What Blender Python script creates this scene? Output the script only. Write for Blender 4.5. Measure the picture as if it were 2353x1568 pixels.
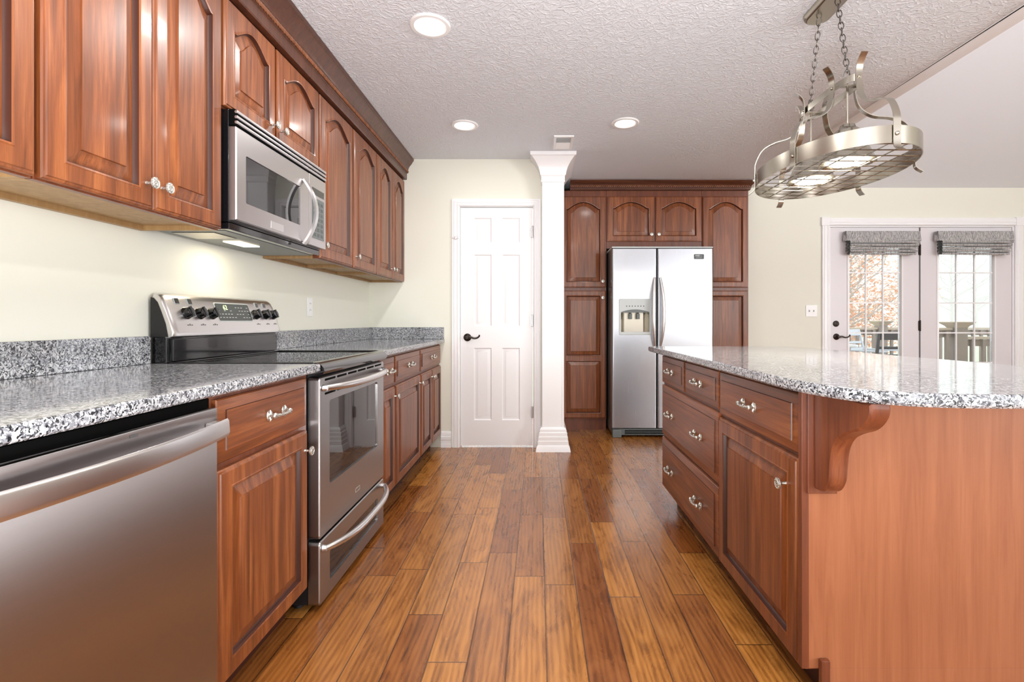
import bpy, bmesh, math, random
from mathutils import Vector, Matrix
R = math.radians
PI = math.pi
random.seed(7)
for o in list(bpy.data.objects):
    bpy.data.objects.remove(o)
SC = bpy.context.scene
COL = SC.collection

# ------------------------------------------------------------------ camera, world, light, exposure
HC = 1.0726            # camera height
F = 1145.0             # focal length in pixels of the 2353 wide frame
cam_d = bpy.data.cameras.new('camera')
cam_d.sensor_width = 36.0
cam_d.lens = F / 2353.0 * 36.0
cam_d.shift_x = -(1237 - 1176.5) / 2353.0
cam_d.shift_y = -(784 - 737) / 2353.0
cam_d.clip_start = 0.02
cam_d.clip_end = 300
cam = bpy.data.objects.new('camera', cam_d)
COL.objects.link(cam)
cam.location = (0, 0, HC)
cam.rotation_euler = (R(90), 0, 0)
SC.camera = cam

SC.view_settings.view_transform = 'Standard'
SC.view_settings.look = 'None'
SC.view_settings.gamma = 1
SC.view_settings.exposure = -0.14
SC.view_settings.use_curve_mapping = False
SC.cycles.use_denoising = True
try:
    SC.cycles.denoiser = 'OPENIMAGEDENOISE'
    SC.cycles.denoising_input_passes = 'RGB_ALBEDO_NORMAL'
    SC.cycles.denoising_prefilter = 'ACCURATE'
except Exception:
    pass
SC.cycles.max_bounces = 10
SC.cycles.volume_bounces = 2
SC.cycles.diffuse_bounces = 5
SC.cycles.glossy_bounces = 5
SC.cycles.transmission_bounces = 6
SC.cycles.transparent_max_bounces = 12
SC.cycles.sample_clamp_indirect = 6
SC.cycles.caustics_reflective = False
SC.cycles.caustics_refractive = False

world = bpy.data.worlds.new('sky')
SC.world = world
world.use_nodes = True
wbg = world.node_tree.nodes['Background']
wbg.inputs[0].default_value = (0.93, 0.965, 1.0, 1)
wbg.inputs[1].default_value = 3.0


def area_light(name, loc, rot, sx, sy, power, col=(1, 1, 1), shape='RECTANGLE', spread=180):
    d = bpy.data.lights.new(name, 'AREA')
    d.shape = shape
    d.size = sx
    if shape in ('RECTANGLE', 'ELLIPSE'):
        d.size_y = sy
    d.energy = power
    d.color = col
    d.spread = R(spread)
    o = bpy.data.objects.new(name, d)
    COL.objects.link(o)
    o.location = loc
    o.rotation_euler = rot
    return o


# daylight lamps added at unseen windows behind the camera and beside the family room
DAY = (0.97, 0.985, 1.0)
area_light('daylight_rear_kitchen', (0.35, -3.38, 1.45), (R(112), 0, 0), 2.6, 1.5, 25, DAY)
area_light('daylight_rear_family', (4.3, -3.38, 1.45), (R(128), 0, 0), 2.6, 1.6, 50, DAY)
# added fill light low behind the camera, aimed up to brighten the ceiling
area_light('bounce_flash', (-0.05, -0.35, 0.50), (R(180 - 7), 0, 0), 0.8, 0.8, 132, (0.97, 0.985, 1.0))
area_light('daylight_side_near', (6.48, -0.95, 1.45), (R(124), 0, R(90)), 1.3, 1.6, 190, DAY)
area_light('daylight_side_rear', (6.48, -2.45, 1.45), (R(118), 0, R(90)), 1.3, 1.6, 120, DAY)

# ------------------------------------------------------------------ materials
def lin(r, g, b):
    f = lambda c: (c / 255) / 12.92 if c / 255 <= 0.04045 else ((c / 255 + 0.055) / 1.055) ** 2.4
    return (f(r), f(g), f(b), 1)


class NT:
    def __init__(s, name):
        s.m = bpy.data.materials.new(name)
        s.m.use_nodes = True
        s.t = s.m.node_tree
        s.p = s.t.nodes['Principled BSDF']
        s.o = s.t.nodes['Material Output']

    def n(s, kind, ins=None, **props):
        nd = s.t.nodes.new(kind)
        for k, v in props.items():
            setattr(nd, k, v)
        for k, v in (ins or {}).items():
            s.set(nd, k, v)
        return nd

    def set(s, nd, k, v):
        i = nd.inputs[k]
        if isinstance(v, bpy.types.NodeSocket):
            s.t.links.new(v, i)
        elif isinstance(v, bpy.types.Node):
            s.t.links.new(v.outputs[0], i)
        else:
            i.default_value = v

    def math(s, op, a, b=0.0, c=0.0, clamp=False):
        nd = s.n('ShaderNodeMath', {0: a, 1: b, 2: c}, operation=op)
        nd.use_clamp = clamp
        return nd.outputs[0]

    def ramp(s, fac, stops, interp='LINEAR'):
        nd = s.n('ShaderNodeValToRGB', {0: fac})
        cr = nd.color_ramp
        cr.interpolation = interp
        while len(cr.elements) < len(stops):
            cr.elements.new(0.5)
        for e, (p, c) in zip(cr.elements, stops):
            e.position = p
            e.color = c if isinstance(c, tuple) else (c, c, c, 1)
        return nd.outputs[0]

    def mix(s, fac, a, b, blend='MIX'):
        nd = s.t.nodes.new('ShaderNodeMix')
        nd.data_type = 'RGBA'
        nd.blend_type = blend
        s.set(nd, 0, fac)
        s.set(nd, 6, a)
        s.set(nd, 7, b)
        return nd.outputs[2]

    def noise(s, vec, scale, detail=4, rough=0.55, dist=0.0):
        return s.n('ShaderNodeTexNoise', {'Vector': vec, 'Scale': scale, 'Detail': detail, 'Roughness': rough, 'Distortion': dist})

    def obj(s):
        return s.n('ShaderNodeTexCoord').outputs['Object']

    def scale(s, vec, sc):
        return s.n('ShaderNodeMapping', {'Vector': vec, 'Scale': sc}).outputs[0]

    def bump(s, h, strength, dist=0.001):
        b = s.n('ShaderNodeBump', {'Height': h, 'Strength': strength, 'Distance': dist})
        s.t.links.new(b.outputs[0], s.p.inputs['Normal'])
        return b

    def P(s, **kw):
        names = {'col': 'Base Color', 'rough': 'Roughness', 'metal': 'Metallic', 'coat': 'Coat Weight', 'coatr': 'Coat Roughness',
                 'spec': 'Specular IOR Level', 'ec': 'Emission Color', 'es': 'Emission Strength', 'aniso': 'Anisotropic', 'trans': 'Transmission Weight'}
        for k, v in kw.items():
            s.set(s.p, names[k], v)
        return s.m


M = {}


def plain(name, col, rough=0.5, metal=0.0, bump=0.0, bscale=60, var=0.04, **kw):
    """a plain painted / moulded surface with a faint procedural mottling"""
    t = NT(name)
    n = t.noise(t.obj(), bscale, 3)
    c2 = tuple(min(1, c * (1 - var)) for c in col[:3]) + (1,)
    t.P(col=t.mix(n.outputs[0], col, c2), rough=rough, metal=metal, **kw)
    if bump:
        t.bump(n.outputs[0], bump, 0.002)
    M[name] = t.m
    return t.m


def cherry(name, dark, mid, light, horiz=False, boards=0.068, rough=0.36, coat=0.14, amp=0.22):
    t = NT(name)
    o = t.obj()
    rnd = t.n('ShaderNodeObjectInfo').outputs['Random']
    sep = t.n('ShaderNodeSeparateXYZ', {0: o})
    across = sep.outputs[2] if horiz else t.math('ADD', sep.outputs[0], sep.outputs[1])
    off = t.math('MULTIPLY', rnd, 37.0)
    cell = t.math('FLOOR', t.math('ADD', t.math('DIVIDE', across, boards), off))
    wn = t.n('ShaderNodeTexWhiteNoise', {'W': cell}, noise_dimensions='1D').outputs[0]
    comb = t.n('ShaderNodeCombineXYZ', {0: off, 1: wn, 2: t.math('MULTIPLY', wn, 9.0)})
    vec = t.n('ShaderNodeVectorMath', {0: o, 1: comb}, operation='ADD').outputs[0]
    sc = (0.9, 12, 16) if horiz else (15, 15, 0.9)
    n1 = t.noise(t.scale(vec, sc), 2.2, 7, 0.62, 0.7)
    sc2 = (2, 150, 150) if horiz else (150, 150, 2.5)
    n2 = t.noise(t.scale(vec, sc2), 2.0, 3, 0.5)
    f = t.math('ADD', t.math('MULTIPLY', n1.outputs[0], 0.8), t.math('MULTIPLY', n2.outputs[0], 0.2))
    c = t.ramp(f, [(0.30, dark), (0.5, mid), (0.72, light)])
    tone = t.math('MULTIPLY_ADD', wn, amp, 1 - amp * 0.5)
    tone2 = t.math('MULTIPLY', tone, t.math('MULTIPLY_ADD', rnd, 0.12, 0.94))
    hsv = t.n('ShaderNodeHueSaturation', {'Value': tone2, 'Color': c})
    t.P(col=hsv.outputs[0], rough=rough, coat=coat, coatr=0.12)
    t.bump(n2.outputs[0], 0.08, 0.0006)
    M[name] = t.m


CH_D, CH_M, CH_L = lin(76, 38, 18), lin(121, 65, 32), lin(160, 96, 52)
cherry('cherry', CH_D, CH_M, CH_L)
cherry('cherry_horizontal', CH_D, CH_M, CH_L, horiz=True, boards=0.11, amp=0.10)
cherry('cherry_plain', lin(84, 42, 24), lin(108, 56, 33), lin(130, 74, 44), boards=0.4, amp=0.06)
cherry('cherry_moulding', lin(62, 34, 23), lin(82, 46, 31), lin(102, 60, 40), horiz=True, boards=3.0, amp=0.02)
cherry('cherry_crossgrain', lin(62, 34, 23), lin(82, 46, 31), lin(102, 60, 40), boards=3.0, amp=0.02)
cherry('end_panel_wood', lin(142, 84, 54), lin(156, 97, 64), lin(168, 108, 74), boards=0.9, amp=0.03, rough=0.42, coat=0.08)
cherry('underside_maple', lin(140, 108, 70), lin(160, 126, 84), lin(174, 142, 98), boards=0.6, amp=0.05, rough=0.5, coat=0)
plain('glaze', lin(62, 28, 16), 0.4)
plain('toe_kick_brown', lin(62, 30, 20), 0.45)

# granite
t = NT('granite')
o = t.obj()
v1 = t.n('ShaderNodeTexVoronoi', {'Vector': t.n('ShaderNodeVectorMath', {0: o, 1: t.n('ShaderNodeVectorMath', {0: t.noise(o, 90, 3).outputs['Color'], 1: (0.02, 0.02, 0.02)}, operation='MULTIPLY').outputs[0]}, operation='ADD').outputs[0], 'Scale': 250.0})
bw = t.n('ShaderNodeSeparateColor', {0: v1.outputs['Color']})
base = t.ramp(bw.outputs[0], [(0.0, lin(26, 28, 32)), (0.17, lin(76, 78, 84)), (0.33, lin(128, 130, 136)), (0.54, lin(168, 170, 174)), (0.77, lin(200, 200, 202))], 'CONSTANT')
big = t.noise(o, 14, 3)
n3 = t.noise(o, 260, 4, 0.7)
c = t.mix(t.ramp(n3.outputs[0], [(0.57, 0.0), (0.66, 0.85)]), base, lin(40, 42, 46))
c = t.mix(t.ramp(big.outputs[0], [(0.35, 0.0), (0.7, 0.18)]), c, lin(150, 152, 158))
t.P(col=c, rough=0.07, spec=0.55)
M['granite'] = t.m

# hickory plank floor
t = NT('plank_floor')
o = t.obj()
sep = t.n('ShaderNodeSeparateXYZ', {0: o})
PW = 0.125
u = t.math('DIVIDE', t.math('SUBTRACT', sep.outputs[0], 0.026), PW)
row = t.math('FLOOR', u)
fu = t.math('FRACT', u)
r1 = t.n('ShaderNodeTexWhiteNoise', {'W': row}, noise_dimensions='1D').outputs[0]
r2 = t.n('ShaderNodeTexWhiteNoise', {'W': t.math('ADD', row, 51.7)}, noise_dimensions='1D').outputs[0]
ln = t.math('MULTIPLY_ADD', r2, 0.55, 0.62)
vv = t.math('ADD', t.math('DIVIDE', sep.outputs[1], ln), t.math('MULTIPLY', r1, 17.3))
cellv = t.math('FLOOR', vv)
fv = t.math('FRACT', vv)
idv = t.n('ShaderNodeCombineXYZ', {0: row, 1: cellv, 2: 0.0}).outputs[0]
wn = t.n('ShaderNodeTexWhiteNoise', {'Vector': idv}, noise_dimensions='3D')
pr = wn.outputs[0]
pc = wn.outputs[1]
offv = t.n('ShaderNodeVectorMath', {0: pc, 1: (7.0, 13.0, 5.0)}, operation='MULTIPLY').outputs[0]
vec = t.n('ShaderNodeVectorMath', {0: o, 1: offv}, operation='ADD').outputs[0]
g1 = t.noise(t.scale(vec, (5.0, 1.0, 1)), 2.6, 9, 0.60, 1.6)
wav = t.n('ShaderNodeTexWave', {'Vector': t.scale(vec, (5.5, 0.55, 1)), 'Scale': 3.0, 'Distortion': 7.0, 'Detail': 3.0, 'Detail Scale': 1.0, 'Detail Roughness': 0.6}, wave_type='BANDS', bands_direction='X')
g2 = t.noise(t.scale(vec, (90, 6, 1)), 1.6, 3, 0.6)
f = t.math('ADD', t.math('ADD', t.math('MULTIPLY', g1.outputs[0], 0.70), t.math('MULTIPLY', wav.outputs[1], 0.14)), t.math('MULTIPLY', g2.outputs[0], 0.14))
cg = t.ramp(f, [(0.26, lin(100, 60, 26)), (0.42, lin(158, 102, 48)), (0.58, lin(188, 128, 64)), (0.78, lin(206, 150, 86))])
tone = t.ramp(pr, [(0.0, lin(186, 160, 146)), (0.25, lin(206, 190, 180)), (0.6, lin(232, 226, 218)), (1.0, lin(255, 250, 235))])
cg = t.mix(1.0, cg, tone, 'MULTIPLY')
# knots
vk = t.n('ShaderNodeTexVoronoi', {'Vector': t.scale(vec, (2.6, 1.25, 1)), 'Scale': 1.35})
kr = t.n('ShaderNodeSeparateColor', {0: vk.outputs['Color']}).outputs[0]
kd = t.math('ADD', vk.outputs['Distance'], t.math('MULTIPLY', g1.outputs[0], 0.10))
knot = t.math('MULTIPLY', t.ramp(kd, [(0.075, 1.0), (0.15, 0.0)]), t.math('GREATER_THAN', kr, 0.55))
cg = t.mix(t.math('MULTIPLY', knot, 0.75), cg, lin(58, 32, 20))
gap_u = t.math('MINIMUM', fu, t.math('SUBTRACT', 1.0, fu))
gap_v = t.math('MULTIPLY', t.math('MINIMUM', fv, t.math('SUBTRACT', 1.0, fv)), t.math('DIVIDE', ln, PW))
gap = t.math('MINIMUM', gap_u, gap_v)
gm = t.ramp(gap, [(0.010, 1.0), (0.026, 0.0)])
cg = t.mix(t.math('MULTIPLY', gm, 0.72), cg, lin(44, 22, 12))
t.P(col=cg, rough=t.math('MULTIPLY_ADD', g1.outputs[0], 0.16, 0.20), coat=0.30, coatr=0.16)
hh = t.math('ADD', t.math('MULTIPLY', t.noise(t.scale(vec, (16, 3, 1)), 1.0, 2).outputs[0], 0.6), t.math('MULTIPLY', t.math('SUBTRACT', 1.0, gm), 0.8))
t.bump(t.math('ADD', hh, t.math('MULTIPLY', g1.outputs[0], 0.35)), 0.35, 0.0025)
M['floor'] = t.m

# textured ceiling
t = NT('stomped_ceiling')
o = t.obj()
wv = t.n('ShaderNodeVectorMath', {0: o, 1: t.n('ShaderNodeVectorMath', {0: t.noise(o, 9, 3).outputs['Color'], 1: (0.16, 0.16, 0.16)}, operation='MULTIPLY').outputs[0]}, operation='ADD').outputs[0]
va = t.n('ShaderNodeTexVoronoi', {'Vector': wv, 'Scale': 24.0}, feature='DISTANCE_TO_EDGE')
na = t.noise(wv, 52, 4, 0.6, 1.2)
h = t.math('ADD', t.ramp(va.outputs[0], [(0.0, 1.0), (0.16, 0.0)]), t.math('MULTIPLY', t.ramp(na.outputs[0], [(0.47, 0.0), (0.56, 1.0)]), 0.8))
t.P(col=lin(226, 230, 236), rough=0.9)
t.bump(h, 0.45, 0.0055)
M['ceiling'] = t.m
plain('vault_white', lin(234, 239, 246), 0.85, var=0.02)
plain('wall_cream', lin(232, 232, 220), 0.75, bump=0.03, bscale=240, var=0.015)
plain('trim_white', lin(240, 240, 242), 0.32, var=0.01)
plain('door_white', lin(238, 238, 240), 0.35, var=0.01)
plain('door_grey_white', lin(222, 218, 222), 0.38, var=0.02)
plain('black_gloss', (0.006, 0.006, 0.007, 1), 0.09, coat=0.4)
plain('black_glass', (0.004, 0.004, 0.005, 1), 0.02, spec=0.9)
plain('black_matte', (0.008, 0.008, 0.009, 1), 0.45)
plain('dark_slot', (0.003, 0.003, 0.003, 1), 0.7, spec=0.05)
plain('display_grey', lin(58, 64, 62), 0.2)
plain('keypad_grey', lin(94, 100, 100), 0.35)
plain('legend_grey', lin(190, 196, 196), 0.5)
plain('legend_dark', lin(92, 92, 92), 0.5)
plain('bronze', lin(58, 50, 46), 0.30, metal=0.8)
plain('chain_metal', lin(120, 116, 112), 0.25, metal=0.9)
plain('plastic_white', lin(240, 240, 240), 0.35, var=0.01)
plain('rubber', (0.012, 0.012, 0.012, 1), 0.6)
plain('vent_dark', lin(120, 122, 124), 0.5)
plain('deck_wood', lin(150, 138, 130), 0.7, var=0.3, bscale=12)
plain('deck_cap', lin(190, 176, 158), 0.7, var=0.2, bscale=12)
plain('chair_charcoal', lin(62, 68, 76), 0.5)
plain('chair_pale', lin(186, 192, 200), 0.5)
plain('table_white', lin(236, 240, 244), 0.25)
plain('leaf_orange', lin(232, 166, 128), 0.7, var=0.5, bscale=4)  # leaf colour paled to carry the look of mist
plain('leaf_tan', lin(220, 196, 176), 0.7, var=0.4, bscale=4)  # tan lightened too, with mist put into the colour
plain('bark', lin(186, 178, 174), 0.8, var=0.2)  # bark lightened the same way for painted mist
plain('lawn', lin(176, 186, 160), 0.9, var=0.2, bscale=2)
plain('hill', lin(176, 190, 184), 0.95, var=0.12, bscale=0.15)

def steel(name, col, rough, horiz=True, aniso=0.5, bump=0.03):
    t = NT(name)
    sc = (3, 3, 500) if horiz else (500, 500, 2)
    n = t.noise(t.scale(t.obj(), sc), 1.6, 4)
    c2 = tuple(x * 0.95 for x in col[:3]) + (1,)
    t.P(col=t.mix(n.outputs[0], col, c2), metal=1.0, rough=t.math('MULTIPLY_ADD', n.outputs[0], 0.05, rough), aniso=aniso)
    if horiz and bump:
        tg = t.n('ShaderNodeTangent', direction_type='RADIAL', axis='Z')
        t.t.links.new(tg.outputs[0], t.p.inputs['Tangent'])
        t.p.inputs['Anisotropic Rotation'].default_value = 0.0
    M[name] = t.m


steel('stainless', lin(200, 196, 196), 0.27, aniso=0.5)
steel('stainless_brushed', lin(172, 168, 168), 0.28, aniso=1.0)
steel('stainless_vertical', lin(174, 175, 180), 0.24, horiz=False)
steel('handle_steel', lin(222, 220, 220), 0.27, aniso=0.2, bump=0)
steel('brushed_nickel', lin(176, 170, 158), 0.22, aniso=0.2, bump=0)
steel('range_steel', lin(176, 174, 174), 0.27)
# ornate satin nickel for the cabinet hardware
t = NT('ornate_nickel')
n = t.noise(t.obj(), 420, 3, 0.6)
t.P(col=t.ramp(n.outputs[0], [(0.38, lin(120, 118, 112)), (0.55, lin(236, 234, 226))]), metal=0.85, rough=0.26)
t.bump(n.outputs[0], 0.5, 0.001)
M['ornate_nickel'] = t.m

# roman shade fabric
t = NT('woven_grey')
o = t.obj()
w1 = t.n('ShaderNodeTexWave', {'Vector': t.scale(o, (22, 22, 6)), 'Scale': 1.0, 'Distortion': 5.0, 'Detail': 3.0, 'Detail Scale': 4.0}, bands_direction='X')
w2 = t.noise(t.scale(o, (120, 120, 420)), 1.0, 3)
f = t.math('ADD', t.math('MULTIPLY', w1.outputs[1], 0.35), t.math('MULTIPLY', w2.outputs[0], 0.65))
t.P(col=t.ramp(f, [(0.3, lin(104, 104, 107)), (0.7, lin(204, 202, 200))]), rough=0.9)
t.bump(f, 0.3, 0.002)
M['woven_grey'] = t.m


def emit(name, col, s):
    t = NT(name)
    t.P(col=(0.9, 0.9, 0.9, 1), ec=col, es=s)
    M[name] = t.m


emit('lamp_glow', (1.0, 0.98, 0.95, 1), 5)
emit('bulb_glow', (1.0, 0.93, 0.80, 1), 14)
emit('cooktop_light', (1.0, 0.85, 0.6, 1), 5)
emit('clock_digits', (0.70, 1.0, 0.05, 1), 1.6)

# clear window glass: sees through and mirrors by Fresnel
t = NT('window_glass')
t.t.nodes.remove(t.p)
tr = t.n('ShaderNodeBsdfTransparent', {0: (0.97, 0.985, 0.98, 1)})
gl = t.n('ShaderNodeBsdfGlossy', {'Roughness': 0.02})
fr = t.n('ShaderNodeFresnel', {'IOR': 1.45})
mx = t.n('ShaderNodeMixShader', {0: fr.outputs[0], 1: tr.outputs[0], 2: gl.outputs[0]})
t.t.links.new(mx.outputs[0], t.o.inputs[0])
M['window_glass'] = t.m


# ------------------------------------------------------------------ mesh helpers
class MB:
    def __init__(s):
        s.bm = bmesh.new()

    def loft(s, loops, closed=True, cap0=False, cap1=False, mi=0, mis=None):
        V = [[s.bm.verts.new(p) for p in lp] for lp in loops]
        n = len(V[0])
        for k in range(len(V) - 1):
            a, b = V[k], V[k + 1]
            for i in range(n if closed else n - 1):
                j = (i + 1) % n
                try:
                    f = s.bm.faces.new((a[i], a[j], b[j], b[i]))
                    f.material_index = mis[k] if mis else mi
                except ValueError:
                    pass
        if cap0:
            f = s.bm.faces.new(list(reversed(V[0])))
            f.material_index = mis[0] if mis else mi
        if cap1:
            f = s.bm.faces.new(V[-1])
            f.material_index = mis[-1] if mis else mi
        return V

    def box(s, x0, x1, y0, y1, z0, z1, bev=0.0, mi=0, seg=2, mat=None):
        vs = [s.bm.verts.new(p) for p in ((x0, y0, z0), (x1, y0, z0), (x1, y1, z0), (x0, y1, z0), (x0, y0, z1), (x1, y0, z1), (x1, y1, z1), (x0, y1, z1))]
        fs = [s.bm.faces.new([vs[i] for i in q]) for q in ((3, 2, 1, 0), (4, 5, 6, 7), (0, 1, 5, 4), (1, 2, 6, 5), (2, 3, 7, 6), (3, 0, 4, 7))]
        for f in fs:
            f.material_index = mi
        if mat is not None:
            for v in vs:
                v.co = mat @ v.co
        if bev:
            es = list({e for f in fs for e in f.edges})
            r = bmesh.ops.bevel(s.bm, geom=es, offset=bev, segments=seg, affect='EDGES', profile=0.5)
            for f in r['faces']:
                f.material_index = mi
        return s

    def tube(s, pts, r, n=10, closed=False, mi=0, flat=None):
        """round tube along a path; flat=(width, thickness, up) makes a ribbon instead"""
        P = [Vector(p) for p in pts]
        N = len(P)
        rr = r if isinstance(r, (list, tuple)) else [r] * N
        T = []
        for i in range(N):
            a = P[(i - 1) % N] if closed or i > 0 else P[i]
            b = P[(i + 1) % N] if closed or i < N - 1 else P[i]
            T.append((b - a).normalized())
        up = Vector((0, 0, 1)) if abs(T[0].z) < 0.9 else Vector((1, 0, 0))
        nr = (up - T[0] * up.dot(T[0])).normalized()
        loops = []
        for i in range(N):
            nr = nr - T[i] * nr.dot(T[i])
            nr.normalize()
            bi = T[i].cross(nr)
            if flat:
                w, th, ax = flat
                ax = Vector(ax)
                side = (ax - T[i] * ax.dot(T[i])).normalized()
                oth = T[i].cross(side)
                loops.append([P[i] + side * (sx * w / 2) + oth * (sy * th / 2) for sx, sy in ((-1, -1), (1, -1), (1, 1), (-1, 1))])
            else:
                loops.append([P[i] + (nr * math.cos(2 * PI * k / n) + bi * math.sin(2 * PI * k / n)) * rr[i] for k in range(n)])
        if closed:
            loops.append(loops[0])
        s.loft(loops, cap0=not closed, cap1=not closed, mi=mi)
        return s

    def lathe(s, prof, n=24, mat=None, mi=0, cap0=True, cap1=True):
        """profile of (radius, z) about z, then transformed by mat"""
        mat = mat or Matrix()
        loops = [[mat @ Vector((r * math.cos(2 * PI * k / n), r * math.sin(2 * PI * k / n), z)) for k in range(n)] for r, z in prof]
        s.loft(loops, cap0=cap0, cap1=cap1, mi=mi)
        return s

    def prism(s, poly, z0, z1, mat=None, mi=0, inset=0.0):
        mat = mat or Matrix()
        if inset:
            loops = [(offset_poly(poly, inset), z0), (poly, z0 + inset), (poly, z1 - inset), (offset_poly(poly, inset * 0.4), z1 - inset * 0.3), (offset_poly(poly, inset), z1)]
        else:
            loops = [(poly, z0), (poly, z1)]
        s.loft([[mat @ Vector((x, y, z)) for x, y in lp] for lp, z in loops], cap0=True, cap1=True, mi=mi)
        return s

    def sweep(s, path, prof, closed=False, mi=0):
        """mitred moulding: path of (x, y), profile of (out, z); out is to the left of the travel direction"""
        P = [Vector(p) for p in path]
        N = len(P)
        loops = []
        for i in range(N):
            d0 = (P[i] - P[i - 1]).normalized() if (i > 0 or closed) else None
            d1 = (P[(i + 1) % N] - P[i]).normalized() if (i < N - 1 or closed) else None
            d0 = d0 or d1
            d1 = d1 or d0
            n0 = Vector((-d0.y, d0.x))
            n1 = Vector((-d1.y, d1.x))
            m = (n0 + n1).normalized()
            m = m / max(0.2, m.dot(n0))
            loops.append([(P[i].x + m.x * o, P[i].y + m.y * o, z) for o, z in prof])
        if closed:
            loops.append(loops[0])
        s.loft(loops, cap0=not closed, cap1=not closed, mi=mi)
        return s

    def build(s, name, mats, parent=None, loc=None, rot=None, smooth=32, label=None):
        bm = s.bm
        bmesh.ops.remove_doubles(bm, verts=bm.verts, dist=1e-6)
        bmesh.ops.recalc_face_normals(bm, faces=bm.faces)
        ca = math.cos(R(smooth))
        for f in bm.faces:
            f.smooth = True
        for e in bm.edges:
            if len(e.link_faces) != 2 or e.link_faces[0].normal.dot(e.link_faces[1].normal) < ca:
                e.smooth = False
        me = bpy.data.meshes.new(name)
        bm.to_mesh(me)
        bm.free()
        for m in (mats if isinstance(mats, (list, tuple)) else [mats]):
            me.materials.append(M[m])
        o = bpy.data.objects.new(name, me)
        COL.objects.link(o)
        if parent:
            o.parent = parent
        if loc:
            o.location = loc
        if rot:
            o.rotation_euler = rot
        if label:
            o['label'] = label
        wn_ = o.modifiers.new('weighted_normals', 'WEIGHTED_NORMAL')
        wn_.keep_sharp = True
        wn_.weight = 100
        return o


def offset_poly(poly, d):
    out = []
    n = len(poly)
    area = sum(poly[i][0] * poly[(i + 1) % n][1] - poly[(i + 1) % n][0] * poly[i][1] for i in range(n))
    sg = 1 if area > 0 else -1
    for i in range(n):
        p0, p1, p2 = Vector(poly[i - 1]), Vector(poly[i]), Vector(poly[(i + 1) % n])
        d0, d1 = (p1 - p0).normalized(), (p2 - p1).normalized()
        n0, n1 = Vector((-d0.y, d0.x)) * sg, Vector((-d1.y, d1.x)) * sg
        m = n0 + n1
        m = m.normalized() if m.length > 1e-6 else n0
        m = m / max(0.3, m.dot(n0))
        out.append((p1.x + m.x * d, p1.y + m.y * d))
    return out


def smooth_path(pts, k=6):
    """Catmull-Rom through the points"""
    P = [Vector(p) for p in pts]
    P = [P[0] * 2 - P[1]] + P + [P[-1] * 2 - P[-2]]
    out = []
    for i in range(1, len(P) - 2):
        a, b, c, d = P[i - 1:i + 3]
        for j in range(k):
            u = j / k
            out.append(0.5 * ((2 * b) + (c - a) * u + (2 * a - 5 * b + 4 * c - d) * u * u + (3 * b - a - 3 * c + d) * u ** 3))
    out.append(P[-2])
    return out


def round_rect(x0, x1, y0, y1, r, k=4):
    out = []
    for cx, cy, a in ((x1 - r, y0 + r, -90), (x1 - r, y1 - r, 0), (x0 + r, y1 - r, 90), (x0 + r, y0 + r, 180)):
        for i in range(k + 1):
            t_ = R(a + 90 * i / k)
            out.append((cx + r * math.cos(t_), cy + r * math.sin(t_)))
    return out


def thing(name, label, cat, loc=(0, 0, 0), rz=0.0, group=None):
    o = bpy.data.objects.new(name, None)
    o.empty_display_size = 0.1
    COL.objects.link(o)
    o.location = loc
    o.rotation_euler = (0, 0, rz)
    o['label'] = label
    o['category'] = cat
    if group:
        o['group'] = group
    return o


def tag(o, label, cat, group=None, kind=None):
    o['label'] = label
    o['category'] = cat
    if group:
        o['group'] = group
    if kind:
        o['kind'] = kind
    return o


def struct(o, label=None):
    o['kind'] = 'structure'
    if label:
        o['label'] = label
        o['category'] = label.split()[-1] if False else o.name.split('_')[0]
    return o


def copy_part(src, parent, loc=None, rot=None):
    c = src.copy()
    COL.objects.link(c)
    c.parent = parent
    c.hide_render = False
    if loc:
        c.location = loc
    if rot:
        c.rotation_euler = rot
    return c


def copy_tree(o, parent=None):
    c = o.copy()
    COL.objects.link(c)
    c.parent = parent
    for ch in list(o.children):
        copy_tree(ch, c)
    return c


def text_part(s, size, mat, parent, loc, rot, name='lettering', thick=0.0004):
    cu = bpy.data.curves.new(name, 'FONT')
    cu.body = s
    cu.size = size
    cu.extrude = thick
    cu.align_x = 'CENTER'
    cu.align_y = 'CENTER'
    tmp = bpy.data.objects.new(name, cu)
    COL.objects.link(tmp)
    dg = bpy.context.evaluated_depsgraph_get()
    me = bpy.data.meshes.new_from_object(tmp.evaluated_get(dg))
    bpy.data.objects.remove(tmp)
    me.materials.clear()
    me.materials.append(M[mat])
    o = bpy.data.objects.new(name, me)
    COL.objects.link(o)
    o.parent = parent
    o.location = loc
    o.rotation_euler = rot
    return o


FRONT = Matrix.Rotation(R(90), 4, 'X')      # z axis -> -y (out of a cabinet front)
RY = (R(90), 0, 0)

# ------------------------------------------------------------------ room shell
LX = -1.43           # left wall
PY = 4.22            # pantry wall
BY = 5.13            # far wall of the breakfast side
CZ = 2.44
RX = 6.5             # right wall of the family room
RYW = -3.4           # wall behind the camera


def wall_with_holes(name, along, a0, a1, fixed0, fixed1, z0, z1, holes, mat='wall_cream', z1b=None):
    """wall slab along 'x' or 'y' between a0..a1 with rectangular holes (h0,h1,zl,zh)"""
    mb = MB()
    cuts = sorted(holes)
    cur = a0
    def bx(p, q, zl, zh):
        if q - p < 1e-4 or zh - zl < 1e-4:
            return
        if along == 'x':
            mb.box(p, q, fixed0, fixed1, zl, zh)
        else:
            mb.box(fixed0, fixed1, p, q, zl, zh)
    for h0, h1, zl, zh in cuts:
        bx(cur, h0, z0, z1)
        bx(h0, h1, z0, zl)
        bx(h0, h1, zh, z1)
        cur = h1
    bx(cur, a1, z0, z1)
    return struct(mb.build(name, mat))


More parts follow.
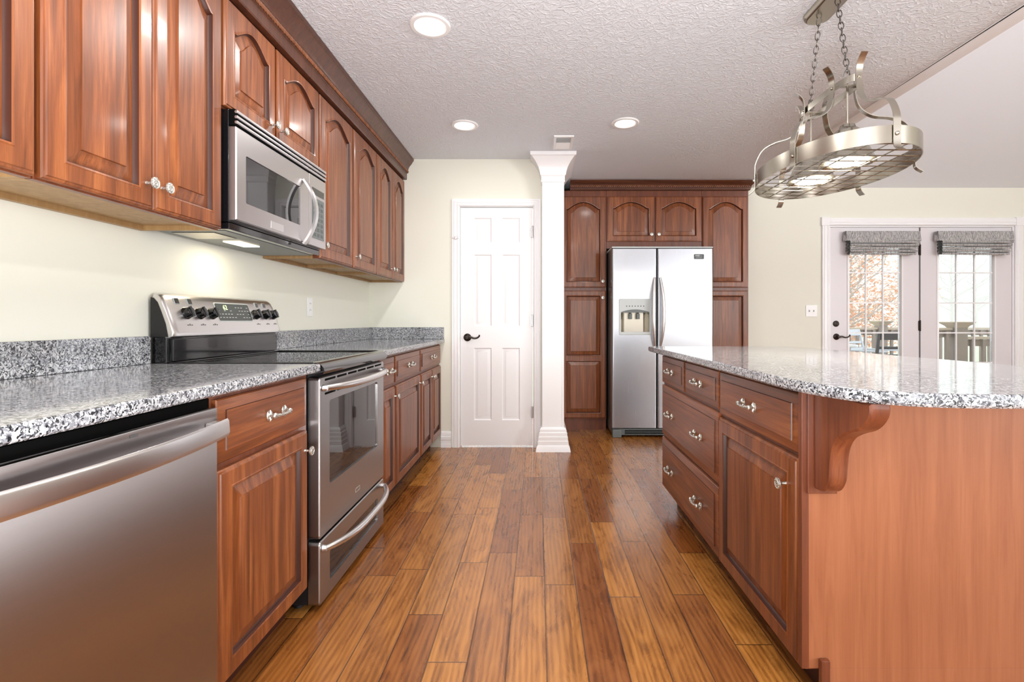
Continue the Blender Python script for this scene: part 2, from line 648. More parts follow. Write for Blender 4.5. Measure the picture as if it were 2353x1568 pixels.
struct(MB().box(LX - 0.12, RX + 0.12, RYW - 0.12, 5.62, -0.06, 0.0).build('floor', 'floor'))
struct(MB().box(LX - 0.12, 2.14, RYW - 0.12, 5.62, CZ, CZ + 0.08).build('ceiling', 'ceiling'))
# sloped family room ceiling, rising from the far wall to a ridge and down again behind the camera
SL = math.tan(R(21))
yr = 0.9
zr = CZ + (BY - yr) * SL
mb = MB()
prof = [(BY + 0.12, CZ - 0.12 * SL), (yr, zr), (RYW - 0.12, zr - (yr - RYW + 0.12) * SL)]
top = [(y, z + 0.1) for y, z in reversed(prof)]
mb.loft([[(x, y, z) for y, z in prof + top] for x in (2.14, RX + 0.12)], cap0=True, cap1=True)
struct(mb.build('ceiling_vaulted', 'vault_white'))
# gable above the flat ceiling edge
gb = [(BY, CZ + 0.002), (yr, zr - 0.002), (RYW, zr - (yr - RYW) * SL), (RYW, CZ + 0.001)]
mb = MB()
mb.loft([[(x, y, z) for y, z in gb] for x in (2.10, 2.139)], cap0=True, cap1=True)
struct(mb.build('wall_gable', 'vault_white'))

struct(MB().box(LX - 0.12, LX, RYW, PY + 0.1, 0, CZ).build('wall_left', 'wall_cream'))
DX0, DX1, DZ = -0.672, -0.036, 2.045
wall_with_holes('wall_back', 'x', LX, 0.085, PY, PY + 0.10, 0, CZ, [(DX0, DX1, 0.0, DZ)])
struct(MB().box(0.105, 0.205, PY + 0.04, 5.5, 0, CZ).build('wall_wing', 'trim_white'))
struct(MB().box(0.105, 2.10, 5.5, 5.6, 0, CZ).build('wall_alcove', 'wall_cream'))
struct(MB().box(2.075, 2.135, BY + 0.1, 5.5, 0, CZ).build('wall_alcove_side', 'wall_cream'))
FX0, FX1, FZ = 2.985, 4.905, 2.055
wall_with_holes('wall_breakfast', 'x', 2.075, RX, BY, BY + 0.10, 0, CZ, [(FX0, FX1, 0.0, FZ)])
wall_with_holes('wall_right', 'y', RYW, BY, RX, RX + 0.10, 0, zr, [(-3.15, -1.75, 0.6, 2.25), (-1.65, -0.25, 0.6, 2.25)])
wall_with_holes('wall_rear', 'x', LX, RX, RYW - 0.1, RYW, 0, 3.0, [(-0.95, 1.65, 0.7, 2.2), (3.0, 5.6, 0.6, 2.25)])
# frames of unseen windows added for daylight behind the camera and at the side
def frame(n, along, a0, a1, fx, zl, zh):
    root = bpy.data.objects.new('window_%d' % n, None)
    COL.objects.link(root)
    root['kind'] = 'structure'
    fm = MB()
    w = 0.05
    def b(p, q, z0, z1):
        if along == 'x':
            fm.box(p, q, fx - 0.03, fx + 0.02, z0, z1, 0.003)
        else:
            fm.box(fx - 0.03, fx + 0.02, p, q, z0, z1, 0.003)
    b(a0, a1, zl, zl + w); b(a0, a1, zh - w, zh); b(a0, a0 + w, zl + w, zh - w); b(a1 - w, a1, zl + w, zh - w)
    m_ = (a0 + a1) / 2
    b(m_ - w / 2, m_ + w / 2, zl + w, zh - w)
    fm.build('window_frame', 'trim_white', root)
frame(1, 'x', -0.95, 1.65, RYW + 0.03, 0.7, 2.2)
frame(2, 'x', 3.0, 5.6, RYW + 0.03, 0.6, 2.25)
frame(3, 'y', -1.65, -0.25, RX - 0.01, 0.6, 2.25)
frame(4, 'y', -3.15, -1.75, RX - 0.01, 0.6, 2.25)

# baseboards
BB = [(0, 0), (0.018, 0), (0.018, 0.03), (0.015, 0.033), (0.015, 0.062), (0.018, 0.066), (0.018, 0.09), (0.013, 0.096), (0.013, 0.118), (0.008, 0.13), (0, 0.134)]
struct(MB().sweep([(-0.737, PY), (-0.822, PY)], BB).build('baseboard_pantry', 'trim_white'))
struct(MB().sweep([(2.80, BY), (2.08, BY)], BB).build('baseboard_breakfast', 'trim_white'))
struct(MB().sweep([(RX - 0.001, BY), (4.99, BY)], BB).build('baseboard_far', 'trim_white'))
# small moulding along the edge of the flat ceiling
CM = [(0, 0), (0, -0.045), (0.006, -0.045), (0.010, -0.03), (0.024, -0.012), (0.03, 0)]
mb = MB()
mb.loft([[(x, y, CZ + z) for x, z in ((2.095, -0.0005), (2.108, -0.006), (2.128, -0.018), (2.150, -0.022), (2.168, -0.022), (2.168, 0.020), (2.1405, 0.020), (2.1405, -0.0005))] for y in (RYW, BY - 0.004)], cap0=True, cap1=True)
mb.box(2.1415, 2.156, RYW, BY - 0.004, CZ + 0.0205, CZ + 0.050, 0.003)
struct(mb.build('trim_1', 'trim_white'))

# ------------------------------------------------------------------ hardware prototypes
def make_knob():
    mb = MB()
    mb.lathe([(0.0055, 0), (0.0045, 0.004), (0.0035, 0.013), (0.006, 0.018), (0.0145, 0.021), (0.0165, 0.024), (0.0162, 0.0268), (0.0145, 0.0275), (0.0135, 0.0265),
              (0.0105, 0.0268), (0.0095, 0.0282), (0.0060, 0.0286), (0.0040, 0.0276), (0.0015, 0.0290)], 24, FRONT)
    for k in range(10):
        a = 2 * PI * k / 10
        mb.lathe([(0.0012, 0.0262), (0.0014, 0.0274), (0.0007, 0.0284)], 6, FRONT @ Matrix.Translation((0.0122 * math.cos(a), 0.0122 * math.sin(a), 0)))
    o = mb.build('knob', 'ornate_nickel')
    return o


def make_pull():
    mb = MB()
    L = 0.044
    for sx in (-1, 1):
        T_ = Matrix.Translation((sx * L, 0, 0))
        # back rosette, taller than wide, with a round boss in the middle
        S_ = T_ @ FRONT @ Matrix.Scale(1.75, 4, (0, 1, 0))
        mb.lathe([(0.0078, 0), (0.0088, 0.0025), (0.0072, 0.0045), (0.0035, 0.0065)], 16, S_)
        mb.lathe([(0.0052, 0.003), (0.0060, 0.014), (0.0088, 0.019), (0.0092, 0.024), (0.0070, 0.028), (0.0020, 0.030)], 16, T_ @ FRONT)
        mb.tube([(sx * L, -0.006, 0.0), (sx * L, -0.010, 0.010), (sx * L, -0.007, 0.0175)], [0.005, 0.0048, 0.0022], 8)
        mb.tube([(sx * L, -0.006, 0.0), (sx * L, -0.010, -0.010), (sx * L, -0.007, -0.0175)], [0.005, 0.0048, 0.0022], 8)
    pts, rs = [], []
    for i in range(17):
        u_ = i / 16 * 2 - 1
        pts.append((u_ * L, -0.0225 - 0.007 * (1 - u_ * u_), -0.002 * (1 - u_ * u_)))
        rs.append(0.0046 + 0.0022 * max(0, math.cos(u_ * PI * 3)) * (abs(u_) > 0.35) + 0.0014 * (abs(u_) < 0.12))
    mb.tube(pts, rs, 10)
    return mb.build('pull', 'ornate_nickel')


KNOB = make_knob()
PULL = make_pull()


ARCH_EXP = 0.60


def arch_shape(t_):
    x = min(1.0, abs(t_) / 0.92)
    return ((1 + math.cos(PI * x)) / 2) ** ARCH_EXP


def door_mesh(w, h, fw=0.058, A=0.0, midrail=None, gap_glaze=True):
    """cope and stick raised panel door; x width, z height, front towards -y, back at y=0.02"""
    mb = MB()
    nt, ns, nb = 20, 4, 4
    def loop(x0, x1, z0, z1, dpt, arch):
        pts = []
        for i in range(nb):
            u_ = i / nb
            pts.append((x0 + (x1 - x0) * u_, 0.02 - dpt, z0))
        zs = z1 - (A if arch else 0)
        for i in range(ns):
            pts.append((x1, 0.02 - dpt, z0 + (zs - z0) * i / ns))
        for i in range(nt):
            u_ = i / nt
            tt = 1 - 2 * u_
            pts.append((x1 + (x0 - x1) * u_, 0.02 - dpt, (z1 - A * (1 - arch_shape(tt))) if arch else z1))
        for i in range(ns):
            pts.append((x0, 0.02 - dpt, zs + (z0 - zs) * i / ns))
        return pts
    outer = [(0, 0), (0, 0.012), (0.003, 0.0155), (0.0075, 0.0165), (0.0095, 0.020)]
    def panel_loops(x0, x1, z0, z1, arch):
        """opening edge x0..x1 / z0..z1 stepping into the raised panel"""
        seq = [(-0.011, 0.020, 0), (-0.007, 0.0222, 0), (-0.002, 0.0208, 0), (0.0, 0.0115, 1), (0.004, 0.0065, 1), (0.038, 0.0150, 0), (0.0395, 0.0197, 0)]
        return [(loop(x0 + i, x1 - i, z0 + i, z1 - i, d, arch), m_) for i, d, m_ in seq]
    if midrail is None:
        L_ = [(loop(i, w - i, i, h - i, d, False), 0) for i, d in outer]
        L_ += panel_loops(fw, w - fw, fw, h - fw, A > 0)
        mb.loft([l for l, m_ in L_], cap0=True, cap1=True, mis=[m_ for l, m_ in L_[1:]] + [0])
    else:
        a = 0.0095
        L_ = [loop(i, w - i, i, h - i, d, False) for i, d in outer]
        mb.loft(L_, cap0=True)
        # flat frame face pieces around two openings
        def sq(x0, x1, z0, z1):
            v = [mb.bm.verts.new((x, 0.0, z)) for x, z in ((x0, z0), (x1, z0), (x1, z1), (x0, z1))]
            mb.bm.faces.new(v)
        i0, i1 = fw - 0.011, w - fw + 0.011
        m0, m1 = midrail - fw * 0.55 + 0.011, midrail + fw * 0.55 - 0.011
        sq(a, w - a, a, i0); sq(a, w - a, h - i0, h - a); sq(a, i0, i0, h - i0); sq(i1, w - a, i0, h - i0); sq(i0, i1, m0, m1)
        for z0, z1 in ((fw, m0 - 0.011), (m1 + 0.011, h - fw)):
            P_ = panel_loops(fw, w - fw, z0, z1, False)
            mb.loft([l for l, m_ in P_], cap1=True, mis=[m_ for l, m_ in P_[1:]] + [0])
    return mb


def drawer_mesh(w, h, ch=0.030):
    mb = MB()
    def rc(i, d):
        return [(i, 0.02 - d, i), (w - i, 0.02 - d, i), (w - i, 0.02 - d, h - i), (i, 0.02 - d, h - i)]
    seq = [(0, 0, 0), (0, 0.010, 0), (0.003, 0.0130, 0), (0.006, 0.0135, 0), (ch, 0.0175, 0), (ch + 0.0012, 0.0205, 0)]
    mb.loft([rc(i, d) for i, d, m_ in seq], cap0=True, cap1=True, mis=[0, 0, 0, 0, 1, 0])
    return mb


def cabinet(name, label, cat, loc, rz, W, z0, z1, D, items, toe=0.0, upper=False, group=None, toe_mat='toe_kick_brown'):
    """items: ('door', x0, x1, z0, z1, arch, (knob x, knob z) or None, midrail) or ('drawer', x0, x1, z0, z1, [pull x...])"""
    root = thing(name, label, cat, loc, rz, group)
    mb = MB()
    if upper:
        mb.box(0, W, 0.0205, D, z0 + 0.020, z1, 0.001)
        mb.box(0, W, 0.0205, 0.040, z0, z0 + 0.0195, 0.001)
        mb.build('body', 'cherry_plain', root)
        lp = MB()
        lp.box(0.0, 0.014, 0.0405, D, z0, z0 + 0.0195)
        lp.box(W - 0.014, W, 0.0405, D, z0, z0 + 0.0195)
        lp.box(0.0145, W - 0.0145, D - 0.02, D, z0, z0 + 0.0195)
        lp.box(0.0145, W - 0.0145, 0.0405, D - 0.0205, z0 + 0.0165, z0 + 0.0195)
        lp.build('underside', 'underside_maple', root)
    else:
        mb.box(0, W, 0.0205, D, z0, z1, 0.001)
        mb.build('body', 'cherry_plain', root)
    if toe:
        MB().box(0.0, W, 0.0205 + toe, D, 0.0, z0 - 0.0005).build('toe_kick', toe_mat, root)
    for it in items:
        kind, x0, x1, a, b = it[:5]
        if kind == 'door':
            arch, kn = it[5], it[6]
            mid = it[7] if len(it) > 7 else None
            d = door_mesh(x1 - x0, b - a, A=arch, midrail=mid, fw=it[8] if len(it) > 8 else 0.058).build('door', ['cherry', 'glaze'], root, (x0, 0, a))
            if kn:
                copy_part(KNOB, d, (kn[0] - x0, 0, kn[1] - a))
        else:
            d = drawer_mesh(x1 - x0, b - a, it[6] if len(it) > 6 else 0.030).build('drawer', ['cherry_horizontal', 'glaze'], root, (x0, 0, a))
            for px in it[5]:
                copy_part(PULL, d, (px - x0, -0.0003, (b - a) / 2))
    return root


L90, R90 = R(90), R(-90)

# ------------------------------------------------------------------ left run: base units
BX = -0.82
BD = 0.598
BT, BZ = 0.884, 0.105
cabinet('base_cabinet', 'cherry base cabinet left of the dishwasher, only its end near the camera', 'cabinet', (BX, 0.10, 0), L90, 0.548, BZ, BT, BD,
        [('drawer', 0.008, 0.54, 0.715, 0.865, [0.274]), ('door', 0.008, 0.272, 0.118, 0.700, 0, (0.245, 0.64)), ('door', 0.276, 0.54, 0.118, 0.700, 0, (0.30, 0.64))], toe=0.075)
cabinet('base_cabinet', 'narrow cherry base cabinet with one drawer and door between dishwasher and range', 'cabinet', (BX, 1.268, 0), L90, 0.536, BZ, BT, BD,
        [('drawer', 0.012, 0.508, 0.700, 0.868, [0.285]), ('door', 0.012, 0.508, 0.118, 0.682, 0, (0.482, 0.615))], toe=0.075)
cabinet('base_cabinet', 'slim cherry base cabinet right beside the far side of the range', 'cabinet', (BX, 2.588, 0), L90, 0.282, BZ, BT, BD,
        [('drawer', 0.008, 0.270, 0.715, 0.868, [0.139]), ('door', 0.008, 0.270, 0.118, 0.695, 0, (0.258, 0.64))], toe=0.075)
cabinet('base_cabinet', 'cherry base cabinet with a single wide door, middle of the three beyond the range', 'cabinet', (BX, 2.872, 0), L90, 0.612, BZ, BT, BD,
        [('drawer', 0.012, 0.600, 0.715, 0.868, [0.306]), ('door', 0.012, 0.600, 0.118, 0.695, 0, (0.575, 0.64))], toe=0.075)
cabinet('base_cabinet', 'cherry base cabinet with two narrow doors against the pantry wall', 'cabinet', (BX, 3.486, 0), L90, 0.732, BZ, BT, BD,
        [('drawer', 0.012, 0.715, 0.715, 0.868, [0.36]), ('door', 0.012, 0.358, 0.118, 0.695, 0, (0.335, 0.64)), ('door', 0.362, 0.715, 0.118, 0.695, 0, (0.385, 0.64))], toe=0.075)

# countertops
def counter(name, label, poly, splashes):
    root = thing(name, label, 'countertop', (0, 0, 0))
    MB().prism(poly, 0.886, 0.916, inset=0.005).build('slab', 'granite', root)
    for (x0, x1, y0, y1) in splashes:
        MB().box(x0, x1, y0, y1, 0.9165, 1.016, 0.002).build('backsplash', 'granite', root)
    return root


counter('countertop', 'speckled grey granite countertop over the dishwasher, left of the range', [(LX + 0.001, 0.10), (-0.793, 0.10), (-0.793, 1.812), (LX + 0.001, 1.812)], [(LX + 0.001, LX + 0.021, 0.10, 1.812)])
counter('countertop', 'speckled grey granite countertop between the range and the pantry wall', [(LX + 0.001, 2.588), (-0.793, 2.588), (-0.793, PY - 0.001), (LX + 0.001, PY - 0.001)],
        [(LX + 0.001, LX + 0.021, 2.588, PY - 0.001), (LX + 0.0215, -0.797, PY - 0.021, PY - 0.001)])

# ------------------------------------------------------------------ dishwasher
dw = thing('dishwasher', 'stainless steel dishwasher with curved bar handle at the lower left', 'dishwasher', (-0.812, 0.655, 0), L90)
MB().box(0.004, 0.606, 0.022, 0.58, 0.10, 0.875).build('tub', 'dark_slot', dw)
MB().box(0.01, 0.60, 0.08, 0.57, 0.0, 0.0995).build('toe_kick', 'black_matte', dw)
mb = MB()
mb.box(0.006, 0.606, 0.0, 0.0215, 0.105, 0.852, 0.003)
dwd = mb.build('door', 'stainless_brushed', dw)
mb = MB()
cv = [(0.0, -0.004)] + []
pts_f = []
n_ = 22
lo = []
for i in range(n_ + 1):
    u_ = i / n_ * 2 - 1
    yb = -0.018 - 0.030 * (1 - u_ * u_)
    x_ = 0.306 + u_ * 0.298
    zt, zb_ = 0.826, 0.780
    lo.append([(x_, yb, zb_ + 0.004), (x_, yb - 0.004, zb_), (x_, yb - 0.012, zb_ + 0.002), (x_, yb - 0.015, zb_ + 0.012), (x_, yb - 0.013, zt - 0.006), (x_, yb - 0.009, zt), (x_, yb, zt - 0.003)])
mb.loft(lo, cap0=True, cap1=True)
for sx in (-1, 1):
    x_ = 0.306 + sx * 0.27
    mb.box(x_ - 0.018, x_ + 0.018, -0.028, -0.0005, 0.784, 0.822, 0.003)
mb.build('handle', 'handle_steel', dwd)
mb = MB()
mb.box(0.335, 0.355, -0.0008, -0.0001, 0.838, 0.844)
mb.build('badge', 'legend_dark', dwd)

# ------------------------------------------------------------------ range
rg = thing('range', 'freestanding stainless range with black glass cooktop and rear control panel', 'range', (-0.80, 1.822, 0), L90)
RW = 0.756
MB().box(0.002, RW - 0.002, 0.045, 0.575, 0.03, 0.893).build('body', 'black_matte', rg)
for fx_ in (0.05, RW - 0.05):
    for fy_ in (0.10, 0.52):
        MB().lathe([(0.018, 0.0), (0.018, 0.01), (0.012, 0.012), (0.012, 0.0295)], 14, Matrix.Translation((fx_, fy_, 0))).build('foot', 'rubber', rg)
mb = MB()
mb.box(0.0, RW, 0.028, 0.555, 0.894, 0.914, 0.004)
mb.build('cooktop', 'black_glass', rg)
mb = MB()   # rounded front lip and raised side rims
pf = [(0.034, 0.878), (0.006, 0.872), (-0.012, 0.876), (-0.018, 0.886), (-0.016, 0.898), (-0.004, 0.912), (0.014, 0.919), (0.0275, 0.917), (0.0275, 0.880)]
mb.loft([[(x_, y_, z_) for y_, z_ in pf] for x_ in (0.0, RW)], cap0=True, cap1=True)
for x0, x1 in ((0.0, 0.014), (RW - 0.014, RW)):
    mb.box(x0, x1, 0.0285, 0.55, 0.9142, 0.9195, 0.0015)
mb.box(0.0145, RW - 0.0145, 0.535, 0.55, 0.9142, 0.9195, 0.0015)
mb.build('cooktop_rim', 'black_gloss', rg)
for bx_, by_, br_ in ((0.20, 0.16, 0.105), (0.56, 0.16, 0.085), (0.20, 0.42, 0.08), (0.56, 0.42, 0.105)):
    bn = MB()
    for rr_ in (br_, br_ * 0.62):
        bn.lathe([(rr_, 0.9142), (rr_, 0.9144), (rr_ - 0.0025, 0.9144), (rr_ - 0.0025, 0.9142)], 40, Matrix.Translation((bx_, by_, 0)), cap0=False, cap1=False)
    bn.build('burner_ring', 'display_grey', rg)
# oven door
mb = MB()
def frame_plate(mb, x0, x1, z0, z1, wx0, wx1, wz0, wz1, y_f, y_b, rad=0.014, bev=0.004, wr=None):
    """plate with a rounded window opening"""
    o1 = round_rect(x0, x1, z0, z1, rad)
    o1b = round_rect(x0 + bev, x1 - bev, z0 + bev, z1 - bev, max(0.002, rad - bev))
    i1 = round_rect(wx0, wx1, wz0, wz1, wr or 0.012)
    L_ = [[(x, y_b, z) for x, z in o1], [(x, y_f + bev, z) for x, z in o1], [(x, y_f, z) for x, z in o1b], [(x, y_f, z) for x, z in i1], [(x, y_f + 0.004, z) for x, z in i1], [(x, y_b, z) for x, z in i1]]
    mb.loft(L_)
    return mb
frame_plate(mb, 0.0, RW, 0.268, 0.864, 0.088, RW - 0.098, 0.448, 0.768, 0.0, 0.042)
od = mb.build('oven_door', 'range_steel', rg)
MB().box(0.084, RW - 0.094, 0.006, 0.012, 0.444, 0.772, 0.001).build('window', 'black_glass', od)
mb = MB()
for k in range(6):
    x0 = 0.045 + k * 0.114
    for zz, hh in ((0.846, 0.0085), (0.794, 0.008)):
        if zz < 0.8 and k in (1, 2, 3, 4):
            pass
        mb.prism(round_rect(x0, x0 + 0.098, zz, zz + hh, 0.0035, 3), -0.0006, 0.0002, Matrix(((1, 0, 0, 0), (0, 0, 1, 0), (0, 1, 0, 0), (0, 0, 0, 1))))
mb.build('vent_slots', 'dark_slot', od)
def bow_handle(xa, xb, z, depth, r, drop=0.0, foot=0.0):
    pts, rs = [], []
    for i in range(25):
        u_ = i / 24 * 2 - 1
        pts.append((xa + (xb - xa) * (u_ + 1) / 2, -0.012 - depth * (1 - abs(u_) ** 3.2), z - drop * (1 - u_ * u_)))
        rs.append(r * (0.78 + 0.22 * (1 - abs(u_) ** 4)))
    m_ = MB()
    m_.tube(pts, rs, 14)
    for xx in (xa, xb):
        sx = 1 if xx == xa else -1
        m_.tube([(xx + sx * 0.004, 0.0, z), (xx + sx * 0.006, -0.016, z)], [r * 0.95, r * 0.8], 12)
    return m_
bow_handle(0.028, RW - 0.028, 0.822, 0.046, 0.0145, drop=0.004).build('handle', 'handle_steel', od)
fp = MB()
for (x0, x1, z0, z1) in ((0.36, 0.412, 0.318, 0.3195), (0.36, 0.412, 0.3345, 0.336), (0.36, 0.3615, 0.318, 0.336), (0.4105, 0.412, 0.318, 0.336)):
    fp.box(x0, x1, -0.0007, 0.0002, z0, z1)
fp.build('badge', 'legend_grey', od)
# storage drawer with its own window
mb = MB()
frame_plate(mb, 0.0, RW, 0.024, 0.258, 0.090, RW - 0.098, 0.078, 0.190, 0.0, 0.042, bev=0.004)
sd = mb.build('warming_drawer', 'range_steel', rg)
MB().box(0.086, RW - 0.094, 0.006, 0.012, 0.074, 0.194, 0.001).build('window', 'black_glass', sd)
bow_handle(0.022, RW - 0.022, 0.228, 0.060, 0.0135, drop=0.006).build('handle', 'handle_steel', sd)
# backguard
PX0, PX1 = 0.0, RW
mb = MB()
mb.box(0.0, RW, 0.558, 0.615, 0.90, 1.030, 0.006)
mb.box(0.004, RW - 0.004, 0.595, 0.615, 1.020, 1.140, 0.004)
pf = [(0.557, 0.9205), (0.545, 0.925), (0.555, 1.000), (0.557, 1.012)]
mb.box(0.014, RW - 0.014, 0.544, 0.5575, 0.9215, 1.004, 0.003)
mb.build('backguard', 'black_gloss', rg)
# stainless control console, leaning back, rounded upper corners
mb = MB()
def console_loop(x_, s):
    base = [(0.545, 1.010), (0.535, 1.014), (0.533, 1.030), (0.546, 1.075), (0.560, 1.115), (0.575, 1.150), (0.584, 1.166), (0.596, 1.175), (0.612, 1.177), (0.618, 1.160), (0.618, 1.010)]
    cy, cz = 0.585, 1.05
    return [(x_, cy + (y_ - cy) * s[0], 1.010 + (z_ - 1.010) * s[1]) for y_, z_ in base]
secs = [(0.0, (0.90, 0.90)), (0.004, (0.95, 0.955)), (0.014, (0.985, 0.985)), (0.03, (1, 1)), (RW - 0.03, (1, 1)), (RW - 0.014, (0.985, 0.985)), (RW - 0.004, (0.95, 0.955)), (RW, (0.90, 0.90))]
mb.loft([console_loop(x_, s) for x_, s in secs], cap0=True, cap1=True)
cons = mb.build('control_panel', 'handle_steel', rg)
MB().prism([(0.553, 1.012), (0.562, 1.060), (0.578, 1.105), (0.592, 1.140), (0.606, 1.156), (0.617, 1.158), (0.617, 1.012)], -0.0012, 0.0014, Matrix(((0, 0, 1, 0), (1, 0, 0, 0), (0, 1, 0, 0), (0, 0, 0, 1)))).build('side_panel', 'black_matte', rg)
# face plane of the console runs from (y .533, z 1.030) to (y .575, z 1.150)
tilt = math.atan2(0.575 - 0.533, 0.120)
def on_console(x_, z_, out=0.0):
    k = (z_ - 1.030) / 0.120
    y_ = 0.533 + 0.042 * k
    if 0 < k < 1:
        y_ -= 0.0008
    return Vector((x_, y_ - out * math.cos(tilt), z_ + out * math.sin(tilt)))
CT = lambda x_, z_: Matrix.Translation(on_console(x_, z_)) @ Matrix.Rotation(-tilt, 4, 'X')
for kx in (0.096, 0.172, 0.246, 0.566, 0.648, 0.716):
    mb = MB()
    Tm = CT(kx, 1.100) @ FRONT
    mb.lathe([(0.0245, -0.002), (0.0245, 0.004), (0.0225, 0.008), (0.0205, 0.022), (0.0185, 0.0250), (0.010, 0.0262)], 28, Tm)
    mb.box(-0.005, 0.005, -0.021, 0.021, 0.012, 0.030, 0.002, mat=Tm @ Matrix.Rotation(R(8), 4, 'Z'))
    mb.build('knob', 'black_gloss', cons)
for kx in (0.066, 0.136, 0.600, 0.665):
    mb = MB()
    mb.box(-0.0125, 0.0125, -0.0125, 0.0125, -0.003, 0.0022, 0.001, mat=CT(kx, 1.146) @ FRONT)
    mb.box(-0.0105, 0.0105, -0.0105, 0.0105, 0.0022, 0.0034, 0.0005, mi=1, mat=CT(kx, 1.146) @ FRONT)
    mb.build('indicator', ['legend_grey', 'black_gloss'], cons)
mb = MB()
Tm = CT(0.403, 1.108) @ FRONT
mb.prism(round_rect(-0.126, 0.126, -0.0435, 0.0435, 0.010), -0.004, 0.0024, Tm, mi=1)
mb.prism(round_rect(-0.121, 0.121, -0.039, 0.039, 0.008), 0.0024, 0.0034, Tm)
disp = mb.build('display', ['display_grey', 'legend_grey'], cons)
rotc = (R(90) - tilt, 0, 0)
text_part('62', 0.030, 'clock_digits', disp, CT(0.345, 1.127) @ FRONT @ Vector((0, 0, 0.0042)), rotc, 'clock_digits')
mb = MB()
for r_ in range(4):
    for k in range(11):
        if r_ == 0 and k < 6:
            continue
        if random.random() < 0.12:
            continue
        xx, zz = -0.108 + k * 0.021 , 0.022 - r_ * 0.0155
        mb.box(xx - 0.0055, xx + 0.0055, zz - 0.0014, zz + 0.0014, 0.0034, 0.0040, mat=Tm)
mb.build('button_legends', 'legend_grey', disp)
for kx in (0.096, 0.172, 0.246, 0.566, 0.648, 0.716):
    mb = MB()
    for j in range(3):
        mb.box(-0.014 + j * 0.011, -0.007 + j * 0.011, -0.002, 0.002 + 0.003 * (j % 2), -0.001, 0.0014, mat=CT(kx, 1.055) @ FRONT)
    mb.build('knob_legend', 'legend_dark', cons)

# ------------------------------------------------------------------ upper cabinets
UX, UZ0, UZ1, UD = -1.13, 1.395, 2.262, 0.298
ud1 = 2.252
AR = 0.062
def upper(label, y0, W, items, z0=UZ0, D=UD, group=None):
    return cabinet('wall_cabinet', label, 'cabinet', (UX, y0, 0), L90, W, z0, UZ1, D, items, upper=True, group=group)
upper('tall cherry wall cabinet cut off by the left edge of the photo', 0.36, 0.770, [('door', 0.006, 0.382, UZ0 + 0.004, ud1, AR, (0.355, UZ0 + 0.07)), ('door', 0.386, 0.764, UZ0 + 0.004, ud1, AR, (0.412, UZ0 + 0.07))])
upper('tall two-door cherry wall cabinet left of the microwave', 1.134, 0.656, [('door', 0.004, 0.331, UZ0 + 0.004, ud1, AR, (0.304, UZ0 + 0.075)), ('door', 0.335, 0.650, UZ0 + 0.004, ud1, AR, (0.362, UZ0 + 0.075))])
upper('short two-door cherry wall cabinet above the microwave', 1.794, 0.786, [('door', 0.006, 0.352, 1.852, ud1, 0.055, (0.326, 1.905)), ('door', 0.372, 0.776, 1.852, ud1, 0.055, (0.398, 1.905))], z0=1.846)
upper('tall single-door cherry wall cabinet just beyond the microwave', 2.584, 0.464, [('door', 0.008, 0.456, UZ0 + 0.004, ud1, AR, (0.034, UZ0 + 0.075))])
upper('tall single-door cherry wall cabinet, second beyond the microwave', 3.052, 0.446, [('door', 0.012, 0.438, UZ0 + 0.004, ud1, AR, (0.038, UZ0 + 0.075))])
upper('tall two-door cherry wall cabinet in the corner by the pantry wall', 3.502, 0.716, [('door', 0.010, 0.352, UZ0 + 0.004, ud1, AR, (0.328, UZ0 + 0.075)), ('door', 0.372, 0.710, UZ0 + 0.004, ud1, AR, (0.398, UZ0 + 0.075))])

def crown(name, label, path, z0, ztop, scale=1.0, flip=False):
    root = thing(name, label, 'moulding', (0, 0, 0))
    h = ztop - z0
    s = scale
    pr = [(-0.02, z0), (0.010 * s, z0), (0.014 * s, z0 + 0.006), (0.014 * s, z0 + 0.30 * h), (0.020 * s, z0 + 0.315 * h), (0.020 * s, z0 + 0.45 * h), (0.025 * s, z0 + 0.47 * h),
          (0.027 * s, z0 + 0.53 * h), (0.036 * s, z0 + 0.64 * h), (0.052 * s, z0 + 0.75 * h), (0.062 * s, z0 + 0.84 * h), (0.064 * s, z0 + 0.88 * h), (0.071 * s, z0 + 0.90 * h), (0.073 * s, ztop - 0.001), (-0.02, ztop - 0.001)]
    MB().sweep(path, pr).build('profile', 'cherry_moulding' if flip else 'cherry_crossgrain', root)
    # twisted rope bead
    rp = MB()
    zc = z0 + 0.385 * h
    P = [Vector(p) for p in path]
    for i in range(len(P) - 1):
        d = (P[i + 1] - P[i])
        ln_ = d.length
        d.normalize()
        nrm = Vector((-d.y, d.x))
        k = int(ln_ / 0.019)
        for j in range(k):
            c = P[i] + d * ((j + 0.5) * ln_ / k) + nrm * (0.0235 * s)
            a = Vector((d.x * 0.010, d.y * 0.010, 0.0085))
            cc = Vector((c.x, c.y, zc))
            rp.tube([cc - a, cc, cc + a], [0.0035, 0.0078, 0.0035], 6)
    rp.build('rope_bead', 'rope_wood', root)
    return root


cherry('rope_wood', lin(92, 54, 36), lin(128, 80, 54), lin(150, 98, 70), boards=3, amp=0.02)
crown('crown_moulding', 'dark cherry crown moulding with rope bead along the left wall cabinets', [(UX + 0.004, PY - 0.001), (UX + 0.004, 0.36)], 2.264, CZ - 0.001)

